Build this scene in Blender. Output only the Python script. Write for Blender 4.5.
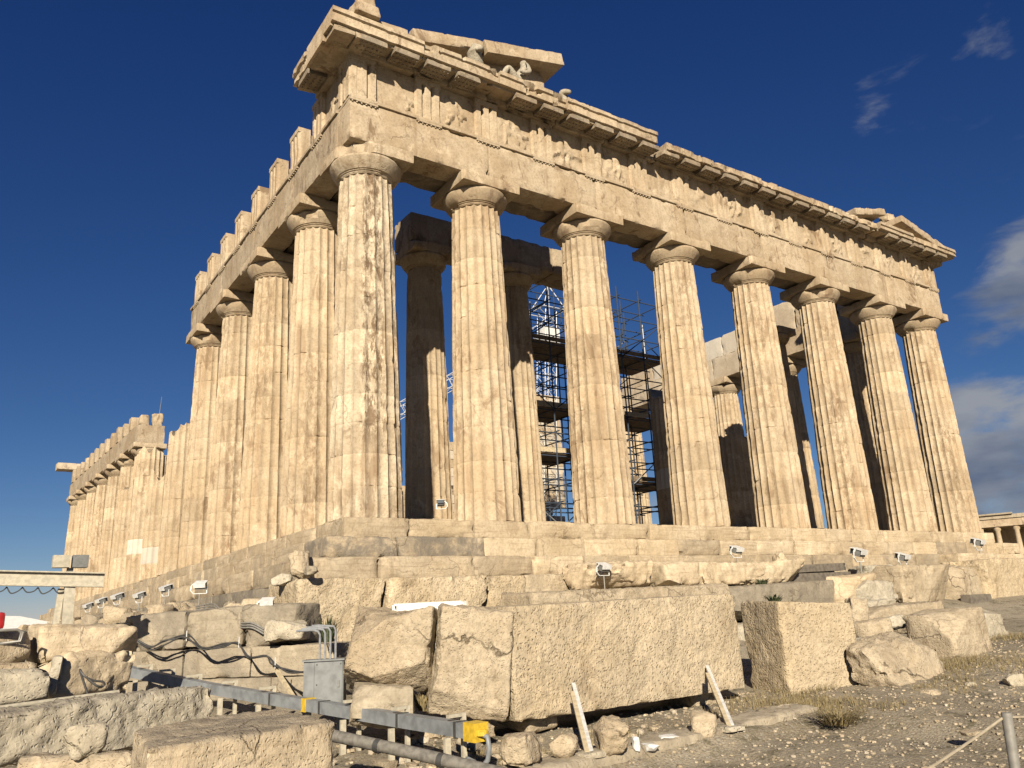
import bpy, math, random
import numpy as np
from mathutils import Matrix, Vector

for o in list(bpy.data.objects):
    bpy.data.objects.remove(o)
scene = bpy.context.scene
COL = scene.collection
R = math.radians

# ------------------------------------------------------------------ camera
cam_d = bpy.data.cameras.new('camera')
cam = bpy.data.objects.new('camera', cam_d)
COL.objects.link(cam)
cam.matrix_world = Matrix(((0.82893, -0.11397, -0.54762, -7.4792),
                           (-0.55723, -0.25341, -0.79074, -18.0966),
                           (-0.04865, 0.96062, -0.27357, -2.3812),
                           (0, 0, 0, 1)))
cam_d.sensor_width = 36.0
cam_d.lens = 801.66 / 1024 * 36.0
cam_d.clip_start = 0.05
cam_d.clip_end = 9000
scene.camera = cam

# ------------------------------------------------------------------ world and sun
SUN_EL, SUN_HEAD = R(25.0), R(36.5)      # height of the sun; its light travels SUN_HEAD east of +Y
world = bpy.data.worlds.new('World')
scene.world = world
world.use_nodes = True
wt = world.node_tree
for n in list(wt.nodes):
    wt.nodes.remove(n)
def wn(t, **k):
    n = wt.nodes.new(t)
    for a, b in k.items():
        setattr(n, a, b)
    return n
wl = wt.links.new
sky = wn('ShaderNodeTexSky', sky_type='NISHITA', sun_disc=False, sun_elevation=SUN_EL,
         sun_rotation=math.pi + SUN_HEAD, altitude=1500, air_density=0.9, dust_density=0.35, ozone_density=3.5)
tc = wn('ShaderNodeTexCoord')
# soft cloud banks low in the north, drawn by direction
def wmath(op, a, b=None, clamp=False):
    m = wn('ShaderNodeMath', operation=op, use_clamp=clamp)
    for i, v in enumerate((a, b)):
        if v is None: continue
        if isinstance(v, (int, float)): m.inputs[i].default_value = v
        else: wl(v, m.inputs[i])
    return m.outputs[0]
# the deep autumn blue of the photograph: each channel gets its own response
ssep = wn('ShaderNodeSeparateColor'); wl(sky.outputs[0], ssep.inputs[0])
scom = wn('ShaderNodeCombineColor')
for i, (p_, k_) in enumerate(((1.5, .195), (1.2, .28), (.87, .585))):
    wl(wmath('MULTIPLY', wmath('POWER', ssep.outputs[i], p_), k_), scom.inputs[i])
cn = wn('ShaderNodeTexNoise'); cn.inputs['Scale'].default_value = 8.5; cn.inputs['Detail'].default_value = 9
cn.inputs['Roughness'].default_value = 0.55; cn.inputs['Distortion'].default_value = 0.25
cmap = wn('ShaderNodeMapping'); cmap.inputs['Scale'].default_value = (1.0, 1.0, 2.9); cmap.inputs['Location'].default_value = (0.35, 0.1, 0.2)
wl(tc.outputs['Generated'], cmap.inputs[0]); wl(cmap.outputs[0], cn.inputs['Vector'])
def blob(d, inner, outer):
    d = Vector(d).normalized()
    vm = wn('ShaderNodeVectorMath', operation='DOT_PRODUCT'); vm.inputs[1].default_value = d
    wl(tc.outputs['Generated'], vm.inputs[0])
    mr = wn('ShaderNodeMapRange', interpolation_type='SMOOTHSTEP')
    mr.inputs[1].default_value = math.cos(R(outer)); mr.inputs[2].default_value = math.cos(R(inner))
    wl(vm.outputs['Value'], mr.inputs[0])
    return mr.outputs[0]
m = None
for d, a, b, w in (((0.915, 0.39, 0.12), 2, 10, 1.0), ((0.97, 0.22, 0.13), 4, 16, 1.0), ((0.905, 0.33, 0.285), 1, 8, 0.85),
                   ((0.95, 0.2, 0.25), 2, 9, .8), ((0.82, 0.29, 0.50), 2, 13, 0.46), ((0.70, 0.71, 0.10), 1, 7, 0.5)):
    k = wmath('MULTIPLY', blob(d, a, b), w)
    m = k if m is None else wmath('MAXIMUM', m, k)
cov = wmath('ADD', wmath('MULTIPLY', m, 0.56), wmath('MULTIPLY', cn.outputs['Fac'], 0.95))
mr = wn('ShaderNodeMapRange', interpolation_type='SMOOTHSTEP'); wl(cov, mr.inputs[0])
mr.inputs[1].default_value = 0.80; mr.inputs[2].default_value = 1.04
cfac = wmath('MULTIPLY', wmath('MULTIPLY', mr.outputs[0], wmath('MULTIPLY', m, 2.0, True)), 0.95)
cn2 = wn('ShaderNodeTexNoise'); cn2.inputs['Scale'].default_value = 7; cn2.inputs['Detail'].default_value = 6
wl(cmap.outputs[0], cn2.inputs['Vector'])
cr = wn('ShaderNodeValToRGB'); wl(cn2.outputs['Fac'], cr.inputs[0])
cr.color_ramp.elements[0].position = .36; cr.color_ramp.elements[0].color = (.85, 1.1, 1.7, 1)
cr.color_ramp.elements[1].position = .66; cr.color_ramp.elements[1].color = (2.35, 2.5, 2.8, 1)
cmix = wn('ShaderNodeMixRGB'); wl(cfac, cmix.inputs[0]); wl(scom.outputs[0], cmix.inputs[1]); wl(cr.outputs[0], cmix.inputs[2])
bg = wn('ShaderNodeBackground'); bg.inputs['Strength'].default_value = 0.075
wl(cmix.outputs[0], bg.inputs[0])
wo = wn('ShaderNodeOutputWorld'); wl(bg.outputs[0], wo.inputs[0])

sun_d = bpy.data.lights.new('sun', 'SUN')
sun_d.energy = 5.0; sun_d.angle = R(0.5); sun_d.color = (1.0, 0.90, 0.74)
sun = bpy.data.objects.new('sun', sun_d)
COL.objects.link(sun)
tr = Vector((math.sin(SUN_HEAD) * math.cos(SUN_EL), math.cos(SUN_HEAD) * math.cos(SUN_EL), -math.sin(SUN_EL)))
sun.rotation_euler = tr.to_track_quat('-Z', 'Y').to_euler()
vs = scene.view_settings
vs.view_transform = 'Standard'; vs.look = 'None'; vs.exposure = 0.78; vs.gamma = 1.0; vs.use_curve_mapping = False
scene.cycles.diffuse_bounces = 1
scene.cycles.max_bounces = 6

# ------------------------------------------------------------------ noise
def _hash(ix, iy, iz, s):
    h = (ix.astype(np.int64) * 374761393 + iy.astype(np.int64) * 668265263 + iz.astype(np.int64) * 2147483647 + s * 974711) & 0xffffffff
    h = ((h ^ (h >> 13)) * 1274126177) & 0xffffffff
    h = ((h ^ (h >> 16)) * 2246822519) & 0xffffffff
    return ((h ^ (h >> 15)) & 0xffff) / 65535.0
def vnoise(P, s=0):
    i = np.floor(P).astype(np.int64); f = P - i; f = f * f * f * (f * (f * 6 - 15) + 10)
    r = 0
    for dx in (0, 1):
        wx = f[:, 0] if dx else 1 - f[:, 0]
        for dy in (0, 1):
            wy = f[:, 1] if dy else 1 - f[:, 1]
            for dz in (0, 1):
                wz = f[:, 2] if dz else 1 - f[:, 2]
                r = r + wx * wy * wz * _hash(i[:, 0] + dx, i[:, 1] + dy, i[:, 2] + dz, s)
    return r * 2 - 1
ROT = np.array([[.8, .6, 0], [-.48, .64, .6], [.36, -.48, .8]])
def fbm(P, s=0, o=4, g=0.5):
    r = 0; a = 1.0; t = 0
    Q = np.array(P, float)
    for k in range(o):
        r = r + a * vnoise(Q, s + k * 17); t += a; a *= g; Q = Q @ ROT.T * 2.03 + 11.7
    return r / t
def sstep(a, b, x):
    t = np.clip((x - a) / (b - a), 0, 1); return t * t * (3 - 2 * t)

# ------------------------------------------------------------------ mesh gathering
class MB:
    def __init__(s): s.v = []; s.f = []; s.t = []; s.n = 0
    def add(s, V, F, T=None):
        V = np.asarray(V, float)
        if T is None: T = (0.5, 0, 0)
        T = np.asarray(T, float)
        if T.ndim == 1: T = np.tile(T, (len(V), 1))
        if T.shape[1] == 3: T = np.hstack([T, np.ones((len(T), 1))])
        s.v.append(V); s.t.append(T)
        s.f += [[i + s.n for i in q] for q in F]
        s.n += len(V)
        return s
    def mesh(s, name, m, angle=35):
        me = bpy.data.meshes.new(name)
        V = np.concatenate(s.v)
        me.from_pydata(V.tolist(), [], s.f)
        at = me.color_attributes.new('tint', 'FLOAT_COLOR', 'POINT')
        T = np.concatenate(s.t).astype(np.float32)
        at.data.foreach_set('color', T.ravel())
        me.polygons.foreach_set('use_smooth', [angle > 0] * len(me.polygons))
        if 0 < angle < 180: me.set_sharp_from_angle(angle=R(angle))
        me.materials.append(m)
        me.update()
        return me
    def build(s, name, m, parent=None, angle=35, loc=None):
        o = bpy.data.objects.new(name, s.mesh(name, m, angle))
        COL.objects.link(o)
        if parent is not None: o.parent = parent
        if loc is not None: o.location = loc
        return o

def rotz(V, a):
    c, s_ = math.cos(a), math.sin(a)
    V = np.asarray(V, float)
    return np.stack([V[:, 0] * c - V[:, 1] * s_, V[:, 0] * s_ + V[:, 1] * c, V[:, 2]], 1)

def rbox(L, D, H, seg=0.12, r=0.03, rn=0.6, rough=0.008, seed=0, warp=0.0, cuts=0, capn=48):
    """a hewn block resting on z=0, centred in x and y, with worn, chipped edges"""
    n = [int(min(capn, max(2, math.ceil(a / seg)))) for a in (L, D, H)]
    pts = []; quads = []
    for ax in range(3):
        u, w = [a for a in range(3) if a != ax]
        for side in (0, n[ax]):
            iu, iw = np.meshgrid(np.arange(n[u] + 1), np.arange(n[w] + 1), indexing='ij')
            P = np.zeros((iu.size, 3), int); P[:, ax] = side; P[:, u] = iu.ravel(); P[:, w] = iw.ravel()
            base = sum(len(p) for p in pts)
            pts.append(P)
            k = np.arange(iu.size).reshape(iu.shape) + base
            q = np.stack([k[:-1, :-1], k[1:, :-1], k[1:, 1:], k[:-1, 1:]], -1).reshape(-1, 4)
            flip = (side == 0) != (ax == 1)
            quads.append(q[:, ::-1] if flip else q)
    P = np.concatenate(pts); Q = np.concatenate(quads)
    U, inv = np.unique(P, axis=0, return_inverse=True)
    inv = inv.reshape(-1)
    F = inv[Q].tolist()
    h = np.array([L, D, H]) / 2
    V = (U / np.array(n) * 2 - 1) * h
    rng = np.random.RandomState(seed)
    N0 = V + rng.rand(3) * 50 + seed * 3.1
    if r > 0:
        rr = r * (.45 + .5 * rn * np.clip(.6 + fbm(N0 * 1.7, seed, 3) * 2, 0, 2) + rn * 2.6 * sstep(.14, .34, fbm(N0 * 2.6 + 7, seed + 1, 4)))
        rr = np.minimum(rr, h.min() * 0.9)[:, None]
        q = np.clip(V, -h + rr, h - rr)
        d = V - q; ln = np.linalg.norm(d, axis=1, keepdims=True); ln[ln == 0] = 1
        ins = np.linalg.norm(V - q, axis=1, keepdims=True) > 1e-9
        V2 = q + d / ln * rr
        V = np.where(ins, np.where(np.sum(np.abs(d) > 1e-9, 1, keepdims=True) > 1, V2, V), V)
    if warp > 0:
        c = rng.uniform(-1, 1, (8, 3)) * warp * np.array([L, D, H]).clip(0, 1.5)
        t = (V / h + 1) / 2
        W = 0
        for k in range(8):
            b = [(k >> i) & 1 for i in range(3)]
            w = np.prod([t[:, i] if b[i] else 1 - t[:, i] for i in range(3)], axis=0)
            W = W + w[:, None] * c[k]
        V = V + W
    if cuts:                                       # flat fracture faces struck off the edges and corners
        for k in range(cuts):
            c = rng.choice([-1, 0, 1], 3, p=[.4, .2, .4]).astype(float)
            if np.abs(c).sum() < 2: c[rng.randint(3)] = rng.choice([-1, 1]); c[rng.randint(3)] = rng.choice([-1, 1])
            n = c / h ** .75 + rng.normal(0, .35, 3) / h ** .75; n /= np.linalg.norm(n)
            sup = (np.abs(n) * h).sum(); d = sup * rng.uniform(.62, .86)
            e = V @ n - d + .02 * fbm(N0 * 5, seed + 30 + k, 3)
            V = V - np.outer(np.clip(e, 0, None) * .94, n)
    if rough > 0:
        nn = V / (np.linalg.norm(V / h, axis=1, keepdims=True) + 1e-6) / h
        ax = np.argmax(np.abs(V / h), 1)
        nr = np.zeros_like(V); nr[np.arange(len(V)), ax] = np.sign(V[np.arange(len(V)), ax])
        nrm = nr + nn * .5; nrm /= np.linalg.norm(nrm, axis=1, keepdims=True)
        V = V + nrm * (rough * (1.0 * fbm(N0 * 1.3, seed + 5, 3) + 1.1 * (.35 - 1.3 * np.abs(fbm(N0 * 2.6, seed + 6, 4, .6))) + 1.1 * fbm(N0 * 7.0, seed + 9, 4, .65) + .55 * fbm(N0 * 17.0, seed + 12, 3, .6)))[:, None]
    V[:, 2] += h[2]
    return V, F

def tube(p, q, r, n=8, cap=True):
    p = np.array(p, float); q = np.array(q, float)
    return sweep([p, q], r, n)
def sweep(pts, r, n=8):
    pts = [np.array(p, float) for p in pts]
    rs = r if isinstance(r, (list, tuple)) else [r] * len(pts)
    V = []; F = []
    up = None
    for i, p in enumerate(pts):
        d = pts[min(i + 1, len(pts) - 1)] - pts[max(i - 1, 0)]
        d = d / (np.linalg.norm(d) + 1e-9)
        if up is None:
            up = np.array([0, 0, 1.0]) if abs(d[2]) < .9 else np.array([1.0, 0, 0])
        u = np.cross(d, up); u /= np.linalg.norm(u) + 1e-9
        up = np.cross(u, d)
        for k in range(n):
            a = 2 * math.pi * (k + .5) / n
            V.append(p + rs[i] * (math.cos(a) * u + math.sin(a) * up))
    m = len(pts)
    for i in range(m - 1):
        for k in range(n):
            a, b = i * n + k, i * n + (k + 1) % n
            F.append([a, b, b + n, a + n])
    F.append(list(range(n))[::-1]); F.append([(m - 1) * n + k for k in range(n)])
    return np.array(V), F
def box(x0, x1, y0, y1, z0, z1):
    V = [(x, y, z) for x in (x0, x1) for y in (y0, y1) for z in (z0, z1)]
    F = [[0, 1, 3, 2], [4, 6, 7, 5], [0, 4, 5, 1], [2, 3, 7, 6], [0, 2, 6, 4], [1, 5, 7, 3]]
    return np.array(V, float), F
def bar(p, q, w, h):
    """a square bar from p to q, w wide and h tall"""
    p = np.array(p, float); q = np.array(q, float); d = q - p; d /= np.linalg.norm(d)
    a = np.array([0, 0, 1.0]) if abs(d[2]) < .95 else np.array([0, 1.0, 0])
    u = np.cross(d, a); u /= np.linalg.norm(u); v = np.cross(u, d)
    V = []
    for c in (p, q):
        for s, t in ((-1, -1), (1, -1), (1, 1), (-1, 1)): V.append(c + u * s * w / 2 + v * t * h / 2)
    F = [[3, 2, 1, 0], [4, 5, 6, 7], [0, 1, 5, 4], [1, 2, 6, 5], [2, 3, 7, 6], [3, 0, 4, 7]]
    return np.array(V), F
def lathe(prof, n=32, c=(0, 0, 0)):
    V = []; F = []
    for r, z in prof:
        for k in range(n):
            a = 2 * math.pi * k / n
            V.append((c[0] + r * math.cos(a), c[1] + r * math.sin(a), c[2] + z))
    for i in range(len(prof) - 1):
        for k in range(n):
            a, b = i * n + k, i * n + (k + 1) % n
            F.append([a, b, b + n, a + n])
    F.append(list(range(n))[::-1]); F.append([(len(prof) - 1) * n + k for k in range(n)])
    return np.array(V), F
def prism(poly, x0, x1, seg=0.15, rough=0.012, seed=0, flip=False):
    """profile of (y,z) points carried along x, a little eroded; the profile runs counter-clockwise seen from +x"""
    P = []
    for i in range(len(poly)):
        a = np.array(poly[i], float); b = np.array(poly[(i + 1) % len(poly)], float)
        k = max(1, int(np.linalg.norm(b - a) / seg))
        for j in range(k): P.append(a + (b - a) * j / k)
    P = np.array(P); m = len(P)
    nx = max(2, int((x1 - x0) / seg))
    V = np.zeros(((nx + 1) * m, 3))
    for i in range(nx + 1):
        V[i * m:(i + 1) * m, 0] = x0 + (x1 - x0) * i / nx
        V[i * m:(i + 1) * m, 1:] = P
    F = []
    for i in range(nx):
        for k in range(m):
            a, b = i * m + k, i * m + (k + 1) % m
            F.append([a, a + m, b + m, b])
    F.append(list(range(m))); F.append([nx * m + k for k in range(m)][::-1])
    if rough:
        c = P.mean(0)
        d = V[:, 1:] - c; d /= np.linalg.norm(d, axis=1, keepdims=True) + 1e-6
        e = fbm(V * 1.7 + seed * 7.3, seed, 4)
        e2 = fbm(V * 3.1 + seed * 2.3, seed + 8, 4)
        am = -rough * (.5 + .8 * e) - rough * 7 * sstep(.20, .30, e2)
        V[:, 1:] += d * am[:, None]
        V[:, 0] += rough * fbm(V * 3 + 5, seed + 3, 2) * 1.5
    F = [f[::-1] for f in F]
    return V, F
def turn_xy(V):      # carry an east-front piece round to the south flank (x<->y)
    W = V.copy(); W[:, 0], W[:, 1] = V[:, 1].copy(), V[:, 0].copy()
    return W
def flipF(F): return [f[::-1] for f in F]

# ------------------------------------------------------------------ naming
def tag(o, label=None, cat=None, group=None, kind=None):
    if label: o['label'] = label
    if cat: o['category'] = cat
    if group: o['group'] = group
    if kind: o['kind'] = kind
    return o
def thing(name, label, cat, loc=(0, 0, 0), rz=0.0, group=None):
    o = bpy.data.objects.new(name, None); COL.objects.link(o)
    o.empty_display_size = .2
    o.location = loc; o.rotation_euler = (0, 0, rz)
    return tag(o, label, cat, group)
def copy_tree(o, parent=None):
    c = o.copy(); COL.objects.link(c); c.parent = parent
    for ch in list(o.children): copy_tree(ch, c)
    return c

# ------------------------------------------------------------------ materials
def mat_new(name):
    m = bpy.data.materials.new(name); m.use_nodes = True
    nt = m.node_tree
    return m, nt, nt.nodes['Principled BSDF']
def plain(name, col, rough=.5, metal=0.0, wear=.12, scale=18):
    m, nt, b = mat_new(name)
    tcn = nt.nodes.new('ShaderNodeNewGeometry')
    n = nt.nodes.new('ShaderNodeTexNoise'); n.inputs['Scale'].default_value = scale; n.inputs['Detail'].default_value = 6
    nt.links.new(tcn.outputs['Position'], n.inputs['Vector'])
    r = nt.nodes.new('ShaderNodeValToRGB')
    r.color_ramp.elements[0].position = .35; r.color_ramp.elements[1].position = .6
    r.color_ramp.elements[0].color = tuple(c * (1 - wear * 2) for c in col) + (1,)
    r.color_ramp.elements[1].color = tuple(col) + (1,)
    nt.links.new(n.outputs['Fac'], r.inputs[0]); nt.links.new(r.outputs[0], b.inputs['Base Color'])
    b.inputs['Roughness'].default_value = rough; b.inputs['Metallic'].default_value = metal
    bu = nt.nodes.new('ShaderNodeBump'); bu.inputs['Strength'].default_value = .12; bu.inputs['Distance'].default_value = .01
    nt.links.new(n.outputs['Fac'], bu.inputs['Height']); nt.links.new(bu.outputs[0], b.inputs['Normal'])
    return m

def stone(name, light, mid, brown, streak=0.5, stain=0.5, pits=0.3, pitscale=22, bump=.5, bed=0.0, cracks=0.0, fine=1.0, tool=0.0, blotscale=1.1, blot_t=.56):
    K_ = .70
    light, mid, brown = (tuple(c * K_ for c in q) for q in (light, mid, brown))
    m, nt, b = mat_new(name)
    N = nt.nodes.new; Lk = nt.links.new
    def S(node, key, v):
        node.inputs[key].default_value = v
    def math_(op, a, b_=None, clamp=False):
        n = N('ShaderNodeMath'); n.operation = op; n.use_clamp = clamp
        for i, v in enumerate((a, b_)):
            if v is None: continue
            if isinstance(v, (int, float)): n.inputs[i].default_value = v
            else: Lk(v, n.inputs[i])
        return n.outputs[0]
    def mix(f, a, c, mode='MIX'):
        n = N('ShaderNodeMixRGB'); n.blend_type = mode
        for i, v in enumerate((f, a, c)):
            if isinstance(v, (int, float)): n.inputs[i].default_value = v
            elif isinstance(v, tuple): n.inputs[i].default_value = v + (1,)
            else: Lk(v, n.inputs[i])
        return n.outputs[0]
    def ramp(v, a, c):
        n = N('ShaderNodeMapRange'); n.interpolation_type = 'SMOOTHSTEP'
        Lk(v, n.inputs[0]); n.inputs[1].default_value = a; n.inputs[2].default_value = c
        return n.outputs[0]
    geo = N('ShaderNodeNewGeometry')
    def noise(scale, det=6, ro=.55, sc=(1, 1, 1), dist=0.0, off=0.0):
        mp = N('ShaderNodeMapping'); S(mp, 'Scale', sc); S(mp, 'Location', (off, off * .7, off * 1.3))
        Lk(geo.outputs['Position'], mp.inputs[0])
        n = N('ShaderNodeTexNoise'); S(n, 'Scale', scale); S(n, 'Detail', det); S(n, 'Roughness', ro); S(n, 'Distortion', dist)
        Lk(mp.outputs[0], n.inputs['Vector']); return n.outputs['Fac']
    at = N('ShaderNodeAttribute'); at.attribute_name = 'tint'
    sep = N('ShaderNodeSeparateColor'); Lk(at.outputs['Color'], sep.inputs[0])
    big = noise(.55, 5, .6)
    med = noise(2.4, 7, .62, dist=.4)
    fin = noise(14, 6, .65)
    stk = noise(3.2, 6, .6, (1, 1, .12), .3, 7)
    col = mix(ramp(big, .36, .64), light, mid)
    col = mix(math_('MULTIPLY', ramp(med, .45, .72), .65), col, tuple(c * .80 for c in mid))
    col = mix(math_('MULTIPLY', ramp(stk, .50, .72), streak), col, brown)
    blot = noise(blotscale, 9, .72, (1, 1, .5), .6, 3)
    col = mix(math_('MULTIPLY', ramp(blot, blot_t, blot_t + .07), stain), col, tuple(c * .75 for c in brown))
    # scars where the surface has flaked off: brown core and whitish rims (1 - alpha of the tint)
    scar = math_('SUBTRACT', 1.0, at.outputs['Alpha'])
    sn = noise(5.5, 9, .72, (1, 1, .38), .15, 17)
    sn2 = noise(8.5, 8, .7, (1, 1, .6), .1, 27)
    col = mix(math_('MULTIPLY', math_('MULTIPLY', ramp(sn2, .50, .58), scar), .8), col, tuple(min(.8, c * 1.22) for c in light))
    col = mix(math_('MULTIPLY', math_('MULTIPLY', ramp(sn, .49, .56), scar), .85), col, tuple(c * .72 for c in brown))
    pale = noise(1.7, 7, .65, (1, 1, .8), .5, 21)
    col = mix(math_('MULTIPLY', ramp(pale, .54, .70), .65), col, tuple(min(.8, c * 1.25) for c in light))
    col = mix(math_('MULTIPLY', ramp(fin, .42, .70), .5 * fine), col, tuple(c * .58 for c in mid))
    if bed > 0:
        bd = noise(3.0, 5, .6, (.35, .35, 5.5), .35, 13)
        col = mix(math_('MULTIPLY', ramp(bd, .5, .66), bed), col, tuple(c * .8 for c in brown))
    # dark crust (G of the tint), new white marble (B of the tint), block by block lightness (R)
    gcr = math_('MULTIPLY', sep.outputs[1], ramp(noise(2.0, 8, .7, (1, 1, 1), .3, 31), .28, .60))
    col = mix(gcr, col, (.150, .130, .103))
    col = mix(sep.outputs[2], col, (.50, .455, .38))
    br = math_('ADD', math_('MULTIPLY', sep.outputs[0], .72), .64)
    cx = N('ShaderNodeCombineColor')
    for i in range(3): Lk(br, cx.inputs[i])
    col = mix(1.0, col, cx.outputs[0], 'MULTIPLY')
    hgt = math_('ADD', math_('MULTIPLY', med, .5), math_('MULTIPLY', fin, .22))
    hgt = math_('SUBTRACT', hgt, math_('MULTIPLY', math_('MULTIPLY', ramp(sn, .47, .55), scar), .5))
    if pits > 0:
        vo = N('ShaderNodeTexVoronoi'); S(vo, 'Scale', pitscale); S(vo, 'Randomness', 1.0)
        mp = N('ShaderNodeMapping'); S(mp, 'Scale', (1, 1, 1.15)); Lk(geo.outputs['Position'], mp.inputs[0])
        wob = N('ShaderNodeMixRGB'); wob.inputs[0].default_value = .14; Lk(mp.outputs[0], wob.inputs[1])
        nz = N('ShaderNodeTexNoise'); S(nz, 'Scale', 9); Lk(geo.outputs['Position'], nz.inputs['Vector']); Lk(nz.outputs['Color'], wob.inputs[2])
        Lk(wob.outputs[0], vo.inputs['Vector'])
        pm = ramp(vo.outputs['Distance'], .05, .45)
        pm = math_('MULTIPLY', pm, ramp(noise(3.5, 4, .6, off=41), .25, .6))
        hgt = math_('ADD', hgt, math_('MULTIPLY', pm, pits * 1.0))
        pc = ramp(vo.outputs['Distance'], .36, .08)
        col = mix(math_('MULTIPLY', pc, .55 * pits), col, tuple(c * .8 for c in brown))
    if tool > 0:
        tn = noise(26, 4, .7, (1, 1, .42), .8, 61)
        hgt = math_('ADD', hgt, math_('MULTIPLY', tn, tool))
    if cracks > 0:
        vc = N('ShaderNodeTexVoronoi'); vc.feature = 'DISTANCE_TO_EDGE'; S(vc, 'Scale', 1.3)
        nz2 = N('ShaderNodeTexNoise'); S(nz2, 'Scale', 2.2); S(nz2, 'Detail', 6); Lk(geo.outputs['Position'], nz2.inputs['Vector'])
        w2 = N('ShaderNodeMixRGB'); w2.inputs[0].default_value = .45; Lk(geo.outputs['Position'], w2.inputs[1]); Lk(nz2.outputs['Color'], w2.inputs[2])
        Lk(w2.outputs[0], vc.inputs['Vector'])
        ck = math_('MULTIPLY', ramp(vc.outputs['Distance'], .018, 0.0), ramp(noise(1.2, 3, .5, off=5), .48, .6))
        col = mix(math_('MULTIPLY', ck, cracks), col, tuple(c * .35 for c in brown))
        hgt = math_('SUBTRACT', hgt, math_('MULTIPLY', ck, .6 * cracks))
    Lk(col, b.inputs['Base Color'])
    b.inputs['Roughness'].default_value = .88
    b.inputs['Specular IOR Level'].default_value = .25
    bu = N('ShaderNodeBump'); S(bu, 'Strength', bump); S(bu, 'Distance', .06)
    Lk(hgt, bu.inputs['Height']); Lk(bu.outputs[0], b.inputs['Normal'])
    return m

M = {}
M['temple'] = stone('temple_marble', (.64, .51, .345), (.55, .415, .26), (.31, .18, .09), streak=.55, stain=.55, pits=.12, bump=.35, cracks=.35)
M['corner'] = stone('weathered_corner_marble', (.70, .58, .41), (.55, .42, .27), (.22, .125, .06), streak=.6, stain=.5, pits=.2, pitscale=16, bump=.5, cracks=.35)
M['frieze'] = stone('entablature_marble', (.62, .50, .345), (.50, .375, .235), (.24, .14, .07), streak=.42, stain=.7, pits=.18, bump=.4, cracks=.4)
M['step'] = stone('step_marble', (.72, .585, .40), (.63, .49, .31), (.38, .265, .155), streak=.12, stain=.35, pits=.2, bump=.5, bed=.38, cracks=.4)
M['grey'] = stone('grey_foundation_stone', (.52, .44, .32), (.44, .365, .255), (.22, .17, .11), streak=.5, stain=.4, pits=.25, bump=.5, bed=.25, cracks=.5)
M['rough'] = stone('tooled_block_stone', (.70, .57, .385), (.62, .485, .305), (.44, .31, .175), streak=.12, stain=.55, pits=.8, pitscale=22, bump=.6, tool=.4)
M['boulder'] = stone('rough_boulder_stone', (.60, .495, .345), (.52, .41, .27), (.34, .245, .145), streak=.1, stain=.45, pits=.25, pitscale=30, bump=.8, tool=.35, cracks=.8, bed=.15)
M['fallen'] = stone('fallen_block_stone', (.62, .51, .355), (.54, .43, .285), (.35, .25, .15), streak=.1, stain=.45, pits=.25, pitscale=30, bump=.75, tool=.3, cracks=.5, bed=.3)
M['pale'] = stone('pale_limestone', (.62, .55, .42), (.54, .465, .34), (.38, .30, .19), streak=.1, stain=.3, pits=.25, bump=.8, cracks=.4)
M['steel_white'] = plain('cream_painted_steel', (.43, .385, .29), .5)
M['white'] = plain('white_paint', (.62, .61, .575), .4)
M['lamp_grey'] = plain('grey_lamp_housing', (.16, .16, .15), .45)
M['lamp_glass'] = plain('lamp_glass', (.09, .10, .11), .12, wear=.02)
M['box_grey'] = plain('grey_enamel', (.168, .176, .172), .55, wear=.17, scale=7)
M['tray_grey'] = plain('grey_plastic_duct', (.19, .20, .205), .5, wear=.16, scale=7)
M['yellow'] = plain('yellow_plastic', (.56, .37, .03), .5, wear=.15)
M['cable'] = plain('dark_cable', (.05, .048, .045), .55)
M['pipe'] = plain('old_grey_pipe', (.17, .155, .13), .7, wear=.2)
M['tube'] = plain('dark_scaffold_tube', (.06, .075, .10), .5, .2)
M['tube_light'] = plain('galvanised_tube', (.32, .33, .34), .45, .4)
M['deck'] = plain('scaffold_boards', (.20, .145, .09), .8, wear=.25, scale=5)
M['wood'] = plain('pale_timber', (.50, .41, .26), .75, wear=.15, scale=14)
M['dark_wood'] = plain('weathered_dark_timber', (.15, .125, .095), .85, wear=.2, scale=8)
M['rope'] = plain('pale_rope', (.34, .285, .20), .85)
M['post'] = plain('grey_steel_post', (.25, .235, .205), .5, .2)
M['red'] = plain('red_plastic', (.32, .014, .014), .4)
M['canvas'] = plain('white_canvas', (.56, .55, .53), .8, wear=.05, scale=3)
M['leaf'] = plain('green_leaves', (.06, .075, .03), .6, wear=.25, scale=30)
M['dry'] = plain('dry_grass', (.26, .20, .095), .8, wear=.25, scale=20)
M['tool_red'] = M['red']

# ------------------------------------------------------------------ ground
def G(x, y):
    x = np.asarray(x, float); y = np.asarray(y, float)
    z = -4.02 + .028 * np.clip(x, -5, 25) + .02 * np.clip(-x - 6, 0, 30)
    z = z + .036 * np.clip(x - 3.5, 0, 8) * sstep(-12.5, -10, y)
    z = z + .75 * sstep(-7.6, -3.2, y) * sstep(-2.5, 2.0, x)
    z = z + .55 * sstep(-9.5, -3.0, y) * (1 - sstep(-2.5, 2.0, x))
    plat = sstep(-2.55, -2.35, y + .24 * (x + 1.6)) * (1 - sstep(-2.0, -1.4, x)) * sstep(-9, -4.9, x)
    z = z * (1 - plat) + plat * (-2.12 + .004 * np.clip(y, 0, 80) - .06 * np.clip(-3.2 - x, 0, 5))
    far = sstep(40, 140, np.hypot(x, y))
    z = z * (1 - far) + far * -3.2
    # the low terrace ends at the stone ledge in front of the big block
    z = z - .16 * sstep(-10.35, -10.75, y) * sstep(-3.6, -2.6, x) * (1 - sstep(2.4, 3.4, x))
    return z
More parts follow.
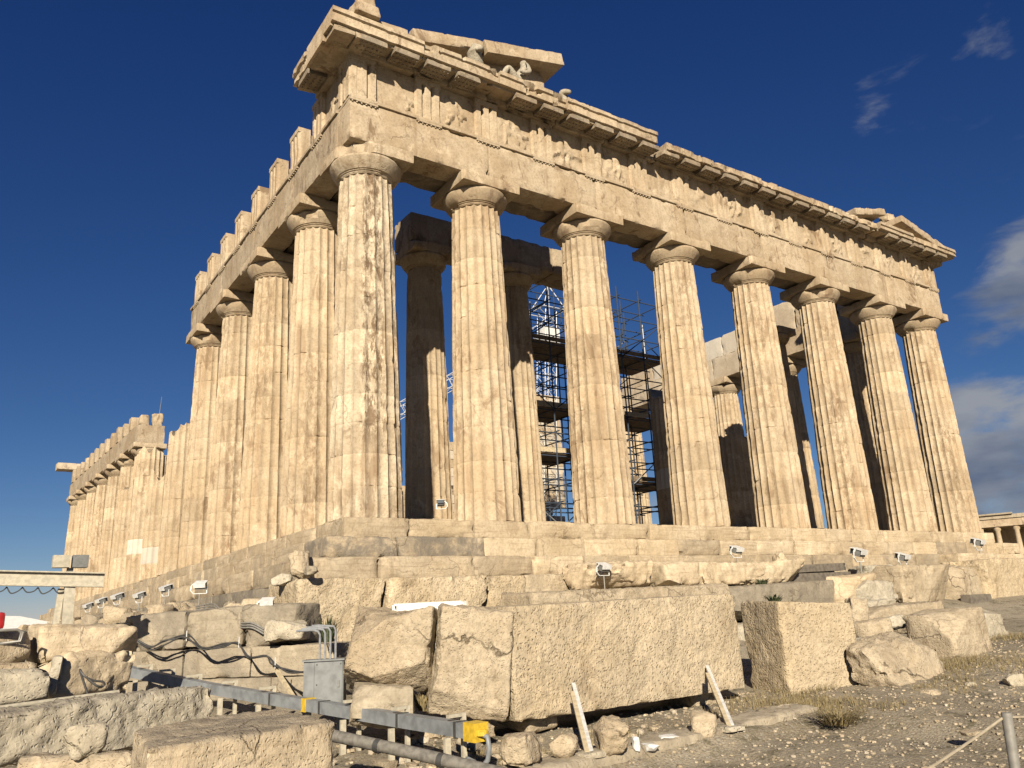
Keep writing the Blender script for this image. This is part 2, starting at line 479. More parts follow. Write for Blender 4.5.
def axis_coords(a, b, st, far):
    c = list(np.arange(a, b + 1e-6, st))
    s = st; p = b
    while p < far: s *= 1.22; p += s; c.append(p)
    s = st; p = a
    while p > -far: s *= 1.22; p -= s; c.insert(0, p)
    return np.array(c)
gx = axis_coords(-9, 14, .13, 5200); gy = axis_coords(-15, -3, .13, 5200)
GX, GY = np.meshgrid(gx, gy, indexing='ij')
P0 = np.stack([GX.ravel(), GY.ravel(), np.zeros(GX.size)], 1)
near = 1 - sstep(60, 200, np.hypot(P0[:, 0], P0[:, 1]))
GZ = G(P0[:, 0], P0[:, 1]) + near * (.06 * fbm(P0 * .9, 3, 4) + .035 * fbm(P0 * 4.0, 8, 3))
P0[:, 2] = GZ
ny_ = len(gy)
k = np.arange(GX.size).reshape(GX.shape)
GF = np.stack([k[:-1, :-1], k[1:, :-1], k[1:, 1:], k[:-1, 1:]], -1).reshape(-1, 4).tolist()
def ground_mat():
    m, nt, b = mat_new('gravel_path_soil')
    N = nt.nodes.new; Lk = nt.links.new
    geo = N('ShaderNodeNewGeometry')
    def noise(s, d=6, ro=.6, off=0):
        mp = N('ShaderNodeMapping'); mp.inputs['Location'].default_value = (off, off, off); Lk(geo.outputs['Position'], mp.inputs[0])
        n = N('ShaderNodeTexNoise'); n.inputs['Scale'].default_value = s; n.inputs['Detail'].default_value = d; n.inputs['Roughness'].default_value = ro
        Lk(mp.outputs[0], n.inputs['Vector']); return n.outputs['Fac']
    def ramp(v, a, c):
        n = N('ShaderNodeMapRange'); n.interpolation_type = 'SMOOTHSTEP'; Lk(v, n.inputs[0]); n.inputs[1].default_value = a; n.inputs[2].default_value = c; return n.outputs[0]
    def mix(f, a, c):
        n = N('ShaderNodeMixRGB')
        for i, v in enumerate((f, a, c)):
            if isinstance(v, (int, float)): n.inputs[i].default_value = v
            elif isinstance(v, tuple): n.inputs[i].default_value = v + (1,)
            else: Lk(v, n.inputs[i])
        return n.outputs[0]
    col = mix(ramp(noise(.8), .38, .62), (.30, .25, .175), (.225, .182, .118))
    col = mix(ramp(noise(2.6, 8, .7, 9), .5, .66), col, (.085, .073, .036))
    vo = N('ShaderNodeTexVoronoi'); vo.inputs['Scale'].default_value = 24; Lk(geo.outputs['Position'], vo.inputs['Vector'])
    sv = N('ShaderNodeSeparateColor'); Lk(vo.outputs['Color'], sv.inputs[0])
    col = mix(ramp(sv.outputs[0], .72, .98), col, (.30, .26, .195))
    col = mix(ramp(noise(40, 4, .7), .4, .75), col, (.085, .07, .05))
    Lk(col, b.inputs['Base Color']); b.inputs['Roughness'].default_value = .95
    mm = N('ShaderNodeMath'); mm.operation = 'SUBTRACT'; Lk(noise(34, 6, .7), mm.inputs[0]); Lk(vo.outputs['Distance'], mm.inputs[1])
    bu = N('ShaderNodeBump'); bu.inputs['Strength'].default_value = .45; bu.inputs['Distance'].default_value = .03
    Lk(mm.outputs[0], bu.inputs['Height']); Lk(bu.outputs[0], b.inputs['Normal'])
    return m
M['ground'] = ground_mat()
tag(MB().add(P0, GF).build('ground', M['ground'], angle=180), kind='structure')
def gz(x, y): return float(G(x, y))

# ------------------------------------------------------------------ the temple
temple = thing('ancient_temple', 'ruined marble temple with rows of fluted columns standing on three steps', 'temple')
rnd = random.Random(4)

# --- stepped base
def rt(): return (rnd.uniform(.3, .68), 0, 0)
for k in range(3):
    b = MB(); e = .70 * k; zt = -.52 * k; h = .52
    x = -e
    while x < 30.88 + e - .2:
        w = min(rnd.uniform(1.5, 2.5), 30.88 + e - x)
        if 30.88 + e - x - w < .5: w = 30.88 + e - x
        D = 1.5 if k else 1.9
        chip = .05 if rnd.random() < .7 else .13
        V, F = rbox(w - .012, D, h, .09, chip, .9, .012, rnd.randrange(999))
        g = rnd.choice((0, 0, .12, .25, .5)) if k else rnd.choice((0, 0, 0, .2))
        if k == 1 and x < 2.2: g = .95
        if k == 2 and x < 4: g = .35
        tt = np.tile((rnd.uniform(.3, .65), g, 0), (len(V), 1))
        b.add(V + (x + w / 2, -e + D / 2 + rnd.uniform(-.02, .02), zt - h), F, tt)
        x += w
    y = -e + (1.5 if k else 1.9)
    while y < 69.5:
        w = rnd.uniform(1.5, 2.4)
        D = 1.5 if k else 1.9
        far = y > 16
        V, F = rbox(w - .012, D, h, .13 if not far else .4, .06 if rnd.random() < .6 else .16, .9, .014, rnd.randrange(999))
        V = rotz(V, R(90))
        b.add(V + (-e + D / 2 + rnd.uniform(-.03, .03), y + w / 2, zt - h), F, (rnd.uniform(.3, .6), rnd.choice((.1, .2, .45)), 0))
        y += w
    b.build('step', M['step'], temple)
V, F = box(1.2, 30.0, 1.2, 68.5, -3.6, -.02)
MB().add(V, F).build('platform_core', M['grey'], temple)
# --- rough foundation blocks under the steps
fb = [(-1.95, -.22), (-.14, 2.2), (2.30, 3.4), (3.45, 5.5), (5.55, 7.9), (7.95, 10.2), (10.25, 12.9), (12.95, 15.2), (15.25, 17.6), (17.65, 20.2), (20.25, 23), (23.05, 25.6), (25.65, 28.2), (28.25, 31), (31.05, 33.4)]
for i, (a, c) in enumerate(fb):
    H = 1.45 if i < 3 else 1.1
    V, F = rbox(c - a, 1.9, H, .07 if i < 4 else .12, .075, .9, .03, 40 + i)
    t = (V[:, 2]) / H
    if i < 3:                                   # slanting cracks between the first three
        lean = (.26 if i == 0 else .55 if i == 1 else .1)
        V[:, 0] += np.where(V[:, 0] > 0, (t - .5) * lean, (t - .5) * (.26 if i == 1 else .52 if i == 2 else 0))
    V += ((a + c) / 2, -1.42 - .1 * (i % 2) - (.12 if i < 3 else 0), -1.56 - H)
    MB().add(V, F, (.45 + .1 * (i % 2), .1, 0)).build('foundation_block', M['rough' if i < 3 else 'fallen'], temple, 50)
b = MB()
y = .6
while y < 66:
    for c in range(2):
        w = 1.9
        V, F = rbox(w - .03, 1.4, .62, .16 if y < 15 else .5, .06, .8, .02, rnd.randrange(999))
        b.add(rotz(V, R(90)) + (-1.15 - .12 * c, y + w / 2 + .5 * c, -2.2 - .64 * c), F, (rnd.uniform(.3, .6), rnd.choice((.5, .8, .95)), 0))
    y += 1.9
b.build('foundation_course', M['grey'], temple)

# --- columns
def shaft(H, r0, r1, seed, drums=11, cut=None, wear=.5, scar=None, white=()):
    """fluted Doric shaft built of drums, worn and chipped"""
    rng = np.random.RandomState(seed)
    zc = np.cumsum(np.concatenate([[0], rng.uniform(.85, 1.15, drums)])); zc = zc / zc[-1] * H
    top = H if cut is None else cut
    rings = []
    for d in range(drums):
        if zc[d] >= top - .05: break
        z1 = min(zc[d + 1], top)
        n = 6
        zz = [zc[d] + .006, zc[d] + .03] + list(np.linspace(zc[d], z1, n + 1)[1:-1]) + [z1 - .03, z1 - .006]
        for q, z in enumerate(zz): rings.append((z, d, q == 0 or q == len(zz) - 1))
    nf, sp = 20, 6; n = nf * sp
    th = np.arange(n) / n * 2 * math.pi
    u = (np.arange(n) % sp) / sp
    fl = (1 - (2 * u - 1) ** 2)                  # 0 at the arris, 1 in the middle of the flute
    tw = rng.uniform(-.003, .003, drums); off = rng.uniform(-.003, .003, (drums, 2)); dt = np.clip(rng.normal(.5, .10, drums), .28, .74)
    V = []; T = []
    for z, d, edge in rings:
        t = z / H
        Rr = r0 + (r1 - r0) * t + .012 * math.sin(math.pi * t)
        P = np.stack([np.cos(th) * 2.0 * Rr, np.sin(th) * 2.0 * Rr, np.full(n, z * 1.3)], 1) + seed * 5.3
        e = fbm(P * .9, seed, 5, .6)
        er = sstep(.12, .5, e) * wear
        c2 = sstep(.2, .5, fbm(P * np.array([1.6, 1.6, 2.6]) + 33, seed + 7, 4)) * wear
        dep = Rr * .085 * fl * (1 - .75 * er)
        r = Rr - dep - er * .035 - c2 * .05 * (1 - fl * .6) + .006 * fbm(P * 4, seed + 2, 2)
        if edge: r = r - .0075 - .03 * sstep(.28, .5, fbm(P * 2.2 + 9, seed + 5, 3)) 
        a = th + tw[d]
        V.append(np.stack([np.cos(a) * r + off[d, 0], np.sin(a) * r + off[d, 1], np.full(n, z)], 1))
        wv = 1.0 if d in white else 0.0
        al = np.ones(n)
        for a0, wd, st, z0, z1 in (scar or ()):
            da = np.abs((th - a0 + math.pi) % (2 * math.pi) - math.pi)
            al = np.minimum(al, 1 - st * (1 - sstep(wd * .5, wd, da)) * (1 - sstep(z1 - 1.0, z1, np.full(n, z))) * sstep(z0, z0 + 1.5, np.full(n, z)))
        T.append(np.stack([np.full(n, dt[d]), np.zeros(n), np.full(n, wv * .8), al], 1))
    m = len(rings); V = np.concatenate(V); T = np.concatenate(T)
    if cut is not None:
        s = V[:, 2] > cut - .8
        V[s, 2] -= (V[s, 2] - (cut - .8)) * np.clip(.5 + 1.2 * fbm(V[s] * np.array([1.2, 1.2, 0]) + seed, seed, 3), 0, .9)
    idx = np.arange(m * n).reshape(m, n)
    Q = np.stack([idx[:-1], np.roll(idx[:-1], -1, 1), np.roll(idx[1:], -1, 1), idx[1:]], -1).reshape(-1, 4).tolist()
    Q.append(list(range(n))[::-1]); Q.append([(m - 1) * n + k_ for k_ in range(n)])
    return V, Q, T
def capital(r1, seed, H=.86, w=2.05, broken=False):
    b_ = MB()
    V, F = lathe([(r1 - .02, 0), (r1 + .015, .04), (r1 + .01, .06), (r1 + .05, .075), (r1 + .045, .095), (r1 + .085, .11), (r1 + .17, .22), (r1 + .245, .34), (r1 + .27, .42), (r1 + .245, .49), (r1 + .1, .5)], 64)
    e = fbm(V * 1.6 + seed, seed, 4)
    V[:, :2] *= (1 - .10 * sstep(.2, .5, e))[:, None]
    b_.add(V, F, (.42, .1, 0))
    V, F = rbox(w, w, .36, .09, .035, 1.2, .012, seed)
    if broken:                                  # the outer corner has split away
        c = sstep(.55, .95, -(V[:, 0] + V[:, 1]) / w)
        V[:, 0] += c * .34; V[:, 1] += c * .34; V[:, 2] -= c * .02
    V[:, 2] += .5
    b_.add(V, F, (.5, .1, 0))
    return b_
HS = 9.57
variants = []
for s in range(4):
    mb = MB(); mb.add(*shaft(HS, .952, .74, 20 + s, wear=.55, scar=((s * 1.7, .7, .55, 3.5, 99), (s * 2.3 + 3, .5, .6, -3, 6), (s + 4.6, .9, .45, 5, 99)))); variants.append(mb.mesh('column', M['temple'], 28))
corner_mesh = MB().add(*shaft(HS, .974, .752, 91, wear=.7, scar=((-1.76 - .2, .52, 1.0, 1.2, 99), (-2.7 - .2, .4, .5, 5.5, 99), (-1.0, .3, .6, -3, 99)))).mesh('column', M['corner'], 28)
small_mesh = MB().add(*shaft(9.25, .83, .64, 55, wear=.6)).mesh('column', M['temple'], 28)
cap_meshes = [capital(.745, 60 + s).mesh('capital', M['temple'], 30) for s in range(3)]
cap_corner = capital(.755, 77, broken=True).mesh('capital', M['corner'], 30)
cap_small = capital(.64, 79, H=.8, w=1.75).mesh('capital', M['temple'], 30)
def put(name, me, parent, loc, rz=0.0, sc=None):
    o = bpy.data.objects.new(name, me); COL.objects.link(o); o.parent = parent; o.location = loc; o.rotation_euler = (0, 0, rz)
    if sc: o.scale = sc
    return o
cn_ = [0]
def column(x, y, z=0, me=None, cap=None, rz=None, sc=1.0):
    i = cn_[0]; cn_[0] += 1
    c = put('column', me or variants[i % 4], temple, (x, y, z), rz if rz is not None else (i * 3 % 20) * math.pi / 10, (1, 1, sc))
    if cap is not False:
        put('capital', cap or cap_meshes[i % 3], c, (0, 0, HS if me is not small_mesh else 9.25), -(c.rotation_euler.z))
    return c
FX = [1.0, 4.68, 8.97, 13.26, 17.55, 21.84, 26.13, 29.81]
for i, x in enumerate(FX):
    if i == 0: column(x, 1.0, me=corner_mesh, cap=cap_corner, rz=.2)
    else: column(x, 1.0)
SY = [1.0, 4.68, 8.97, 13.26, 17.55]
for y in SY[1:]: column(1.0, y)
for y, c, wh, s in ((21.84, 7.1, (), 5), (26.1, 5.6, (1,), 6), (30.4, 7.6, (2,), 7), (35.2, 6.6, (), 8)):
    column(1.0, y, me=MB().add(*shaft(HS, .952, .74, 120 + s, cut=c, wear=.8, white=wh)).mesh('column', M['temple'], 28), cap=False)
WY = [39.8, 44.1, 48.4, 52.7, 57.0, 61.3, 65.0]
for y in WY: column(2.3 - (y - 39.8) / 25 * 1.1, y, sc=.93)
for y in FX[0:0]: pass
for j in range(1, 7): column(29.88, 1 + 3.68 + 4.29 * (j - 1))
# inner porch: platform of two steps and six columns, some of them stumps
for k in range(2):
    V, F = rbox(22.6 - .6 * k, 2.6, .35, .5, .03, .6, .008, 300 + k)
    MB().add(V + (15.44, 6.2 + .3 * k, .35 * k), F).build('porch_step', M['step'], temple)
V, F = box(4.6, 26.3, 7.5, 62, 0.0, .68)
MB().add(V, F).build('cella_floor', M['step'], temple)
PX = [5.72, 9.66, 13.7, 17.7, 21.7, 25.7]
for i, x in enumerate(PX):
    if i in (0, 1, 5): column(x, 6.35, .7, me=small_mesh, cap=cap_small)
    else:
        column(x, 6.35, .7, me=MB().add(*shaft(9.25, .83, .64, 150 + i, cut=(6.5, 6.2, 4.5)[i - 2], wear=.6, white=(2,) if i == 3 else ())).mesh('column', M['temple'], 28), cap=False)
for a, c in ((4.85, 7.7), (7.72, 11.3), (11.33, 13.4)):
    V, F = rbox(c - a, 1.35, 1.15, .12, .06, .9, .015, int(a * 10))
    MB().add(V + ((a + c) / 2, 6.35, 10.82), F, (.42, .1, 0)).build('porch_beam', M['frieze'], temple)
# lumps of the cella walls farther in
for x0, x1, y0, y1, z1, wv in ((4.9, 6.1, 30, 58, 6.6, 0), (4.9, 6.3, 24, 30, 4.6, 0), (15.6, 19.2, 22, 23.2, 7.5, .55), (19.2, 24, 22, 23.2, 11, .5), (23.6, 25.4, 30, 56, 8.5, 0)):
    b = MB(); z = .68; rr = random.Random(int(x0 * 10 + y0))
    along_x = (x1 - x0) > (y1 - y0)
    while z < z1:
        h = .52; p, pe = (x0, x1) if along_x else (y0, y1)
        while p < pe - .3:
            w = min(rr.uniform(1.0, 1.5), pe - p)
            if rr.random() < .96 - .5 * max(0, (z - z1 + 1.2)):
                V, F = rbox(w - .01, 1.15, h - .008, .5, .03, .6, .01, rr.randrange(99))
                b.add((V if along_x else rotz(V, R(90))) + ((p + w / 2, (y0 + y1) / 2, z) if along_x else ((x0 + x1) / 2, p + w / 2, z)), F, (rr.uniform(.3, .65), 0, wv * (rr.random() < .7)))
            p += w
        z += h
    b.build('cella_wall', M['temple'], temple)

# --- architrave
ZA, ZF, ZC = 10.43, 11.78, 13.13
def regula(b_, x, y0, zt, along='x'):
    V, F = box(x - .42, x + .42, y0 - .045, y0 + .02, zt - .17, zt - .102)
    W, F2 = V, F
    parts = [(V, F)]
    for k in range(6):
        parts.append(lathe([(.028, -.042), (.024, 0)], 8, (x - .35 + k * .14, y0 - .012, zt - .171)))
    for V, F in parts:
        if along == 'y': V = turn_xy(V); F = flipF(F)
        b_.add(V, F, (.5, .1, 0))
def arch_span(x0, x1, seed, along='x', tri=(), y0=.12, d1=.86, back=True, zt=ZF, side=1, grey=0.0, chip=.05):
    b_ = MB()
    L = x1 - x0 - .012
    def addb(V, F, T):
        if along == 'y': V = turn_xy(V); F = flipF(F)
        b_.add(V, F, T)
    V, F = rbox(L, d1, 1.35 - .1, .11, chip, 1.1, .012, seed); addb(V + ((x0 + x1) / 2, y0 + d1 / 2, ZA), F, (.5 + .12 * math.sin(seed * 3), grey, 0))
    V, F = rbox(L, d1, .1, .11, .012, .8, .006, seed + 1); addb(V + ((x0 + x1) / 2, y0 - .055 + d1 / 2, ZF - .1), F, (.5, grey, 0))
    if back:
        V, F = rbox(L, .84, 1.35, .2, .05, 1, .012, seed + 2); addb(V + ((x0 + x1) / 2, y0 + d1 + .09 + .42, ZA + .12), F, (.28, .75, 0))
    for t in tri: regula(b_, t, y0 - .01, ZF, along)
    return b_.build('architrave', M['frieze'], temple, 32)
FT = [.54, 2.61] + [4.68 + 2.145 * k for k in range(11)] + [28.2, 30.27]
cuts = [.12] + FX[1:-1] + [30.72]
for i in range(7):
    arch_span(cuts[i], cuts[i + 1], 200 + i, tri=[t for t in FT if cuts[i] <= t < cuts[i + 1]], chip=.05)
ST = [.54, 2.61] + [4.68 + 2.145 * k for k in range(7)]
cy_ = [.99, 4.68, 8.97, 13.26, 18.5]
for i in range(4):
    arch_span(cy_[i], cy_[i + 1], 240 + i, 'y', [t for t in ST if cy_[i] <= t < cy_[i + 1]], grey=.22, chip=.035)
V, F = box(.075, .985, .10, .2, ZF - .1, ZF)
# --- frieze: triglyphs and carved metopes
def triglyph(seed, w=.845, h=1.35, worn=.3):
    b_ = MB()
    xs = []; n = 3
    # section across x: three bars with bevelled grooves between, half grooves at the ends
    sec = [(-w / 2, .09), (-w / 2 + .05, 0), (-w / 2 + .20, 0), (-w / 6 - .01, .13), (-.08, 0), (.08, 0), (w / 6 + .01, .13), (w / 2 - .20, 0), (w / 2 - .05, 0), (w / 2, .09)]
    zs = list(np.linspace(0, h - .17, 9)) + [h - .165, h]
    V = []
    for z in zs:
        for x, y in sec:
            yy = y if z <= h - .166 else -.012
            V.append((x, yy, z))
    m_ = len(sec); V = np.array(V); F = []
    for i in range(len(zs) - 1):
        for k_ in range(m_ - 1):
            a = i * m_ + k_; F.append([a, a + 1, a + 1 + m_, a + m_])
    # back
    nb = len(V)
    V = np.vstack([V, [(-w / 2, .4, 0), (w / 2, .4, 0), (-w / 2, .4, h), (w / 2, .4, h)]])
    L_ = [i * m_ for i in range(len(zs))]; R_ = [i * m_ + m_ - 1 for i in range(len(zs))]
    F.append(L_ + [nb + 2, nb]); F.append(R_[::-1] + [nb + 1, nb + 3])
    F.append(list(range((len(zs) - 1) * m_, len(zs) * m_)) + [nb + 3, nb + 2]); F.append([nb, nb + 1] + list(range(m_))[::-1]); F.append([nb + 1, nb, nb + 2, nb + 3])
    e = fbm(V * 2.2 + seed * 3.7, seed, 4)
    V[:, 1] += np.where(V[:, 1] < .3, worn * .12 * sstep(.05, .5, e), 0)
    V[:, 0] += .003 * e
    b_.add(V, F, (.58 + .06 * math.sin(seed), 0, 0))
    return b_
tri_meshes = [triglyph(s, worn=.22 if s else .1).mesh('triglyph', M['frieze'], 25) for s in range(4)]
for i, x in enumerate(FT): put('triglyph', tri_meshes[(i * 7) % 4], temple, (x, .10, ZF))
def metope(w, seed):
    """a slab with a worn figure group in relief"""
    nx, nz = 26, 26; h = 1.35
    ix, iz = np.meshgrid(np.linspace(-w / 2, w / 2, nx), np.linspace(0, h, nz), indexing='ij')
    X = ix.ravel(); Z = iz.ravel()
    rng = np.random.RandomState(seed)
    d = np.zeros_like(X)
    for q in range(2):                            # battered bodies, limbs and drapery
        cx_, cz_ = rng.uniform(-.26, .26), rng.uniform(.45, .75)
        segs = [((cx_, cz_), (cx_ + rng.uniform(-.12, .12), cz_ + .38), .13)]
        for l in range(3):
            a = rng.uniform(0, 6.28); ln = rng.uniform(.25, .5)
            segs.append(((cx_ + rng.uniform(-.1, .1), cz_ + rng.uniform(-.1, .3)), (cx_ + ln * math.cos(a), cz_ - abs(ln * math.sin(a))), .065))
        for (a0, a1), (b0, b1), rr in segs:
            t = np.clip(((X - a0) * (b0 - a0) + (Z - a1) * (b1 - a1)) / ((b0 - a0) ** 2 + (b1 - a1) ** 2 + 1e-6), 0, 1)
            dist = np.hypot(X - a0 - t * (b0 - a0), Z - a1 - t * (b1 - a1))
            d = np.maximum(d, .085 * np.sqrt(np.clip(1 - (dist / rr) ** 2, 0, 1)))
    Pn = np.stack([X, Z, np.full_like(X, seed * 3.3)], 1)
    d = d * sstep(-.25, .15, fbm(Pn * 2.2, seed, 3)) + .03 * fbm(Pn * 4, seed + 1, 4)
    edge = np.minimum(w / 2 - np.abs(X), np.minimum(Z, h - Z)); d *= sstep(0, .06, edge)
    V = np.stack([X, -d, Z], 1); kk = np.arange(nx * nz).reshape(nx, nz)
    F = np.stack([kk[:-1, :-1], kk[1:, :-1], kk[1:, 1:], kk[:-1, 1:]], -1).reshape(-1, 4).tolist()
    nb = len(V)
    rim = list(kk[:, 0]) + list(kk[-1, 1:]) + list(kk[::-1, -1][1:]) + list(kk[0, ::-1][1:-1])
    B = V[rim].copy(); B[:, 1] = .2
    V = np.vstack([V, B]); m_ = len(rim)
    for q in range(m_):
        a, c = rim[q], rim[(q + 1) % m_]; F.append([c, a, nb + q, nb + (q + 1) % m_])
    F.append([nb + q for q in range(m_)][::-1])
    return MB().add(V, F, (.5, 0, 0))
for i in range(14):
    a, c = FT[i] + .4225, FT[i + 1] - .4225
    metope(c - a, 500 + i).build('metope', M['frieze'], temple, 40, ((a + c) / 2, .225, ZF + .002))
V, F = rbox(30.5, 1.2, 1.3, .5, .03, .8, .01, 333)
MB().add(V + (15.44, .46 + .6, ZF + .01), F, (.42, .15, 0)).build('frieze_backing', M['frieze'], temple)
for i, y in enumerate(ST):
    o = put('triglyph', tri_meshes[(i * 5 + 1) % 4], temple, (.10, y, ZF), -math.pi / 2)
V, F = rbox(1.2, 1.0, .75, .1, .03, .8, .01, 335)
MB().add(V + (.9, .8, 13.74), F, (.5, 0, 0)).build('pediment_block', M['frieze'], temple, 40)
V, F = rbox(2.6, .75, 1.3, .4, .03, .8, .01, 334)
MB().add(turn_xy(V) + (.62, 1.5, ZF + .01), flipF(F), (.42, .3, 0)).build('frieze_backing', M['frieze'], temple)
metope(1.22, 601).build('metope', M['frieze'], temple, 40, (.225, 1.575, ZF)).rotation_euler = (0, 0, -math.pi / 2)
for i, y in enumerate(ST[2:]):                    # thick blocks behind the free-standing triglyphs
    V, F = rbox(.72, .7, 1.22 - .1 * (i % 3 == 1), .12, .06, .9, .015, 350 + i)
    MB().add(turn_xy(V) + (.82, y, ZF + .004), flipF(F), (.5, .1, 0)).build('triglyph_backing', M['frieze'], temple)

# --- cornice: blocks with sloping soffit and mutules
def cornice(x0, x1, seed, along='x', zt=.62, yf=-.68, rough=.01, mut=()):
    prof = [(1.3, 0), (.02, 0), (-.02, .17), (yf + .14, .12), (yf + .13, .19), (yf, .20), (yf, zt - .16), (yf - .06, zt - .13), (yf - .06, zt), (1.3, zt)]
    if zt < .5: prof = prof[:6] + [(yf + .01, zt - .03), (yf + .06, zt), (1.3, zt)]
    V, F = prism(prof, x0, x1, .075, rough, seed)
    V[:, 2] += ZC
    if along == 'y': V = turn_xy(V); F = flipF(F)
    o = MB().add(V, F, (.52 + .14 * math.sin(seed * 2.3), .05, 0)).build('cornice', M['frieze'], temple, 32)
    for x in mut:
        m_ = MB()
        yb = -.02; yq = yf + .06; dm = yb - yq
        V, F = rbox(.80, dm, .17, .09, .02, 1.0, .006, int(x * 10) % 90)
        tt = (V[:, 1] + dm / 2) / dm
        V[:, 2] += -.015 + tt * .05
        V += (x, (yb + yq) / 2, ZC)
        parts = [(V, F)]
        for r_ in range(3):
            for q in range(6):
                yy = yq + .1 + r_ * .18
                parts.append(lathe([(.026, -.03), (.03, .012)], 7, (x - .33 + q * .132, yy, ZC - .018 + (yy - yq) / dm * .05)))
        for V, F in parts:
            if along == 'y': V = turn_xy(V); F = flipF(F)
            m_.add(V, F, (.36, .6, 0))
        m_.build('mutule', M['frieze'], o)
MUT = [.54 + 1.035 * k for k in range(4)] + [4.68 + 1.0725 * k for k in range(1, 22)] + [28.2 + 1.035 * k - 0.0 for k in range(3)]
MM = [(a + c) / 2 for a, c in zip(MUT[:-1], MUT[1:])]
def run(x0, x1, seed0, **kw):
    bs = [x0] + [q for q in MM if x0 + .7 < q < x1 - .7][1::2] + [x1]
    for i in range(len(bs) - 1):
        k2 = dict(kw)
        if 'zt' in kw: k2['zt'] = kw['zt'] - .03 * (i % 2)
        if i in kw.get('worn', ()): k2['rough'] = .016
        k2.pop('worn', None)
        cornice(bs[i], bs[i + 1] - .015, seed0 + i, mut=[x for x in MUT if bs[i] + .2 < x < bs[i + 1] - .2], **k2)
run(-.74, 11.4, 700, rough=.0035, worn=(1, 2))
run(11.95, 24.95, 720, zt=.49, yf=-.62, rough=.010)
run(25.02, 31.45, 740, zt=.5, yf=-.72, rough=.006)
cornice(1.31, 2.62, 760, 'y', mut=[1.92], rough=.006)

# the corner's south face: a short return in line with the flank
V, F = prism([(.4, 0), (.02, 0), (-.02, .17), (-.54, .12), (-.55, .19), (-.68, .20), (-.68, .46), (-.74, .49), (-.74, .62), (.4, .62)], -.60, 1.295, .09, .006, 762)
V[:, 2] += ZC
oc = MB().add(turn_xy(V), flipF(F), (.55, .1, 0)).build('cornice', M['frieze'], temple, 32)
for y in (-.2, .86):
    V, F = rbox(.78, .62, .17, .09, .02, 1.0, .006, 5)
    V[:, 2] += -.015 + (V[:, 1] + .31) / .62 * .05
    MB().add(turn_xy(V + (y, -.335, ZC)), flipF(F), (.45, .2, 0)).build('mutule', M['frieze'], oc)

# --- what is left of the pediments
def slab(x0, z0, x1, z1, th, y0, y1, seed, chip=.05, tint=(.52, .05, 0)):
    L = math.hypot(x1 - x0, z1 - z0); a = math.atan2(z1 - z0, x1 - x0)
    V, F = rbox(L, y1 - y0, th, .1, chip, 1.0, .015, seed)
    V[:, 2] -= th
    c, s_ = math.cos(a), math.sin(a)
    W = np.stack([V[:, 0] * c - V[:, 2] * s_, V[:, 1], V[:, 0] * s_ + V[:, 2] * c], 1)
    return W + ((x0 + x1) / 2, (y0 + y1) / 2, (z0 + z1) / 2), F, tint
for nm, a in (('raking_cornice', (-.12, 14.62, 2.0, 14.76, .5, .18, 1.35, 801, .03)),
              ('raking_cornice', (2.12, 14.84, 4.68, 15.44, .42, .10, 1.5, 802, .07)),
              ('raking_cornice', (4.72, 15.46, 7.9, 16.20, .44, .08, 1.6, 803, .02)),
              ('raking_cornice', (24.5, 14.55, 27.0, 15.16, .34, .0, 1.3, 804, .05)),
              ('raking_cornice', (27.3, 14.62, 31.4, 13.72, .36, -.58, .9, 805, .06)),
              ('tympanum_block', (27.0, 14.1, 29.6, 14.1, .5, -.1, .8, 806, .08)),
              ('tympanum_block', (2.6, 14.50, 7.3, 15.55, .7, .9, 1.5, 807, .05)),
              ('tympanum_block', (25.6, 14.45, 28.0, 14.60, .9, .35, 1.1, 810, .08))):
    MB().add(*slab(*a)).build(nm, M['frieze'], temple, 40)
V, F = rbox(2.5, .6, 1.85, .1, .05, .9, .015, 809)
MB().add(V + (6.25, .95, 13.75), F, (.55, 0, 0)).build('tympanum_wall', M['frieze'], temple, 40)
V, F = rbox(2.7, .6, 1.3, .1, .05, .9, .015, 808)
MB().add(V + (3.6, 1.0, 13.75), F, (.45, .1, 0)).build('tympanum_wall', M['frieze'], temple, 40)
# corner block that carried a lion head
b = MB()
V, F = rbox(.75, .7, .40, .06, .05, 1.1, .015, 811, .05); b.add(V + (.62, .35, 14.62), F)
V, F = rbox(.50, .55, .6, .06, .09, 1.1, .02, 812, .1); b.add(V + (.72, .40, 15.0), F)
b.build('corner_ornament', M['frieze'], temple, 45)
for a in ((27.6, .3, 14.62, .6, .5, .45, 813), (11.68, .5, 13.12, .45, .9, .22, 815), (30.2, .3, 14.0, .5, .6, .25, 816)):
    V, F = rbox(a[3], a[4], a[5], .07, .09, 1.0, .03, a[6], .12)
    MB().add(V + a[:3], F).build('broken_block', M['frieze'], temple, 45)
# --- north flank entablature, standing over the far columns
for i, (a, c) in enumerate(((1.9, 4.66), (4.70, 8.95), (8.99, 13.24), (13.28, 17.53), (17.57, 22.0))):
    V, F = rbox(c - a, 1.75, 1.35, .2, .05, .9, .015, 830 + i)
    MB().add(turn_xy(V) + (29.88, (a + c) / 2, ZA), flipF(F), (.5, 0, .25 if i > 1 else 0)).build('architrave', M['frieze'], temple)
for i, (a, c, h, wv) in enumerate(((1.9, 4.6, 1.35, 0), (4.7, 7.1, 1.3, 0), (7.2, 9.2, 1.75, .2), (9.25, 12.4, 1.25, .6), (12.45, 15.2, 1.2, .8), (15.25, 18.4, 1.2, .7), (18.45, 21.5, 1.0, .2))):
    V, F = rbox(c - a, 1.6, h, .2, .06, .9, .015, 850 + i)
    MB().add(turn_xy(V) + (29.9, (a + c) / 2, ZF + .005), flipF(F), (.55, 0, wv)).build('frieze_backing', M['frieze'], temple)
